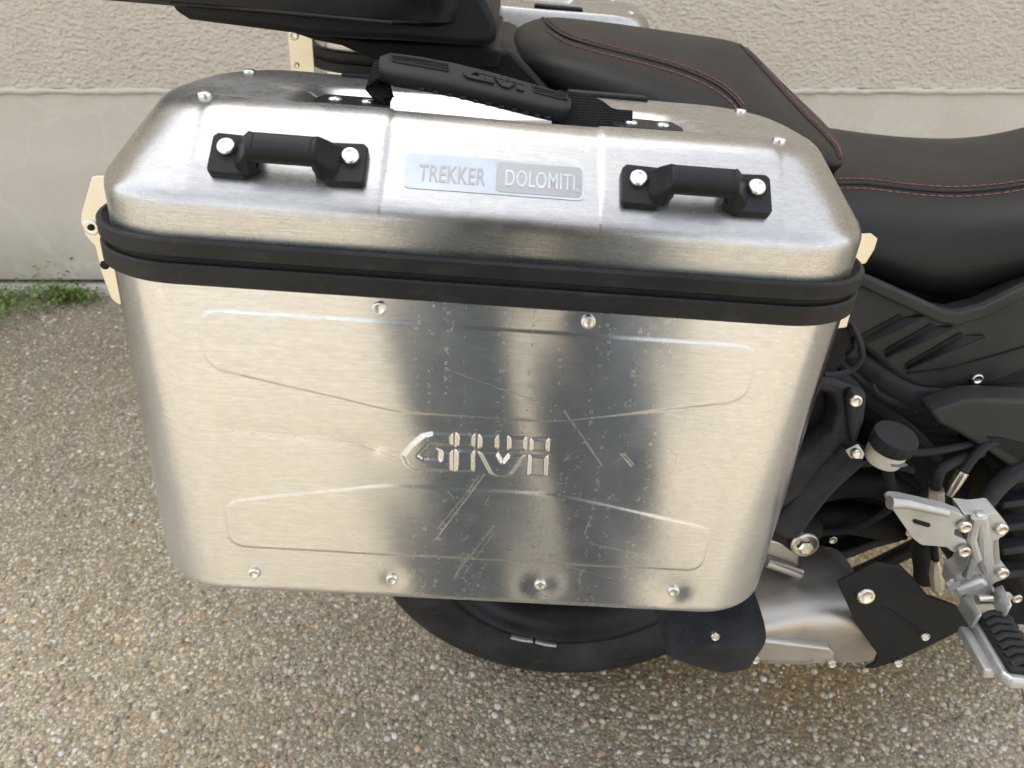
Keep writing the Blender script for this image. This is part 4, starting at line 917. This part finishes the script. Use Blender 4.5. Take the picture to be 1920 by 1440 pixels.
# ================================================================== THE PHOTOGRAPHER (seen as the dark reflection in the case)
def person():
    J = dict(pel=((.06, -.30, .93), .15), sp=((.06, -.31, 1.10), .155), ch=((.06, -.32, 1.30), .165), ne=((.06, -.32, 1.47), .06), hd=((.06, -.29, 1.56), .085), ht=((.06, -.29, 1.66), .085), nose=((.06, -.195, 1.57), .018))
    E_ = [('pel', 'sp'), ('sp', 'ch'), ('ch', 'ne'), ('ne', 'hd'), ('hd', 'ht'), ('hd', 'nose')]
    for s, n in ((-1, 'l'), (1, 'r')):
        cx = .06
        lx = .045; J['hip' + n] = ((lx + s * .108, -.24, .87), .105); J['kn' + n] = ((lx + s * .108, -.17, .48), .092); J['an' + n] = ((lx + s * .108, -.20, .10), .084); J['to' + n] = ((lx + s * .118, -.09, .045), .042); J['he' + n] = ((lx + s * .108, -.27, .045), .042)
        J['sh' + n] = ((cx + s * .19, -.31, 1.40), .065); J['el' + n] = ((cx + s * .25, -.24, 1.14), .048); J['wr' + n] = ((cx * .4 + s * .105, -.085, 1.06), .030)
        J['pa' + n] = ((s * .085, -.05, 1.055), .026)
        E_ += [('pel', 'hip' + n), ('hip' + n, 'kn' + n), ('kn' + n, 'an' + n), ('an' + n, 'to' + n), ('an' + n, 'he' + n), ('ch', 'sh' + n), ('sh' + n, 'el' + n), ('el' + n, 'wr' + n), ('wr' + n, 'pa' + n)]
        for k, (dz, ln) in enumerate(((.024, .9), (.008, 1.0), (-.008, .95), (-.022, .75))):
            J['f%d' % k + n] = ((s * .078, -.020, 1.055 + dz), .0095); J['g%d' % k + n] = ((s * (.078 - .022 * ln), -.021, 1.053 + dz), .0085); E_ += [('pa' + n, 'f%d' % k + n), ('f%d' % k + n, 'g%d' % k + n)]
        J['t0' + n] = ((s * .070, -.050, 1.085), .010); J['t1' + n] = ((s * .052, -.036, 1.093), .009); E_ += [('pa' + n, 't0' + n), ('t0' + n, 't1' + n)]
    ks = list(J); me = bpy.data.meshes.new('body'); me.from_pydata([J[k][0] for k in ks], [(ks.index(a), ks.index(b)) for a, b in E_], [])
    o = bpy.data.objects.new('body', me); COL.objects.link(o); md = o.modifiers.new('skin', 'SKIN')
    sv = me.skin_vertices[0].data if me.skin_vertices else None
    if sv is None:
        bm = bmesh.new(); bm.from_mesh(me); bm.verts.layers.skin.verify(); bm.to_mesh(me); bm.free(); sv = me.skin_vertices[0].data
    for i, k in enumerate(ks): r = J[k][1]; sv[i].radius = (r, r); sv[i].use_root = (k == 'pel')
    ss = o.modifiers.new('sub', 'SUBSURF'); ss.levels = ss.render_levels = 2
    dg = bpy.context.evaluated_depsgraph_get(); dg.update(); nm = bpy.data.meshes.new_from_object(o.evaluated_get(dg)); bpy.data.objects.remove(o)
    nm.materials.clear()
    for k in ('denim', 'jacket', 'skin', 'shoe'): nm.materials.append(M[k])
    for p in nm.polygons:
        c = p.center; p.material_index = 3 if c.z < .085 else 0 if c.z < .96 and abs(c.x - .06) < .27 and c.y < -.13 + (.2 if c.z < .9 else 0) else 2 if (c.z > 1.49 or c.y > -.095) else 1
    finish(nm, 180); t = thing('person', 'person in dark jacket and trousers reflected as dark stripes in the case front', 'person', (.06, -.25, 0))
    link('body', nm, t); hm = MB(); rings = []
    for i in range(9):
        a = math.pi / 2 * i / 8 * 1.25 - .4; rings.append([(.06 + .098 * math.cos(a) * math.cos(q), -.305 + .105 * math.cos(a) * math.sin(q), 1.60 + .095 * math.sin(a)) for q in (2 * math.pi * j / 20 for j in range(20))])
    hm.loft(rings).build('hair', M['hair'], t, sharp=180)
person()
ph = thing('mobile_phone', 'black phone held in both hands, taking the picture', 'phone', (0, -.012, 1.05))
MB().box((0, -.014, 1.048), (.150, .008, .072)).build('phone_body', M['gloss'], ph, bevel=.0035)
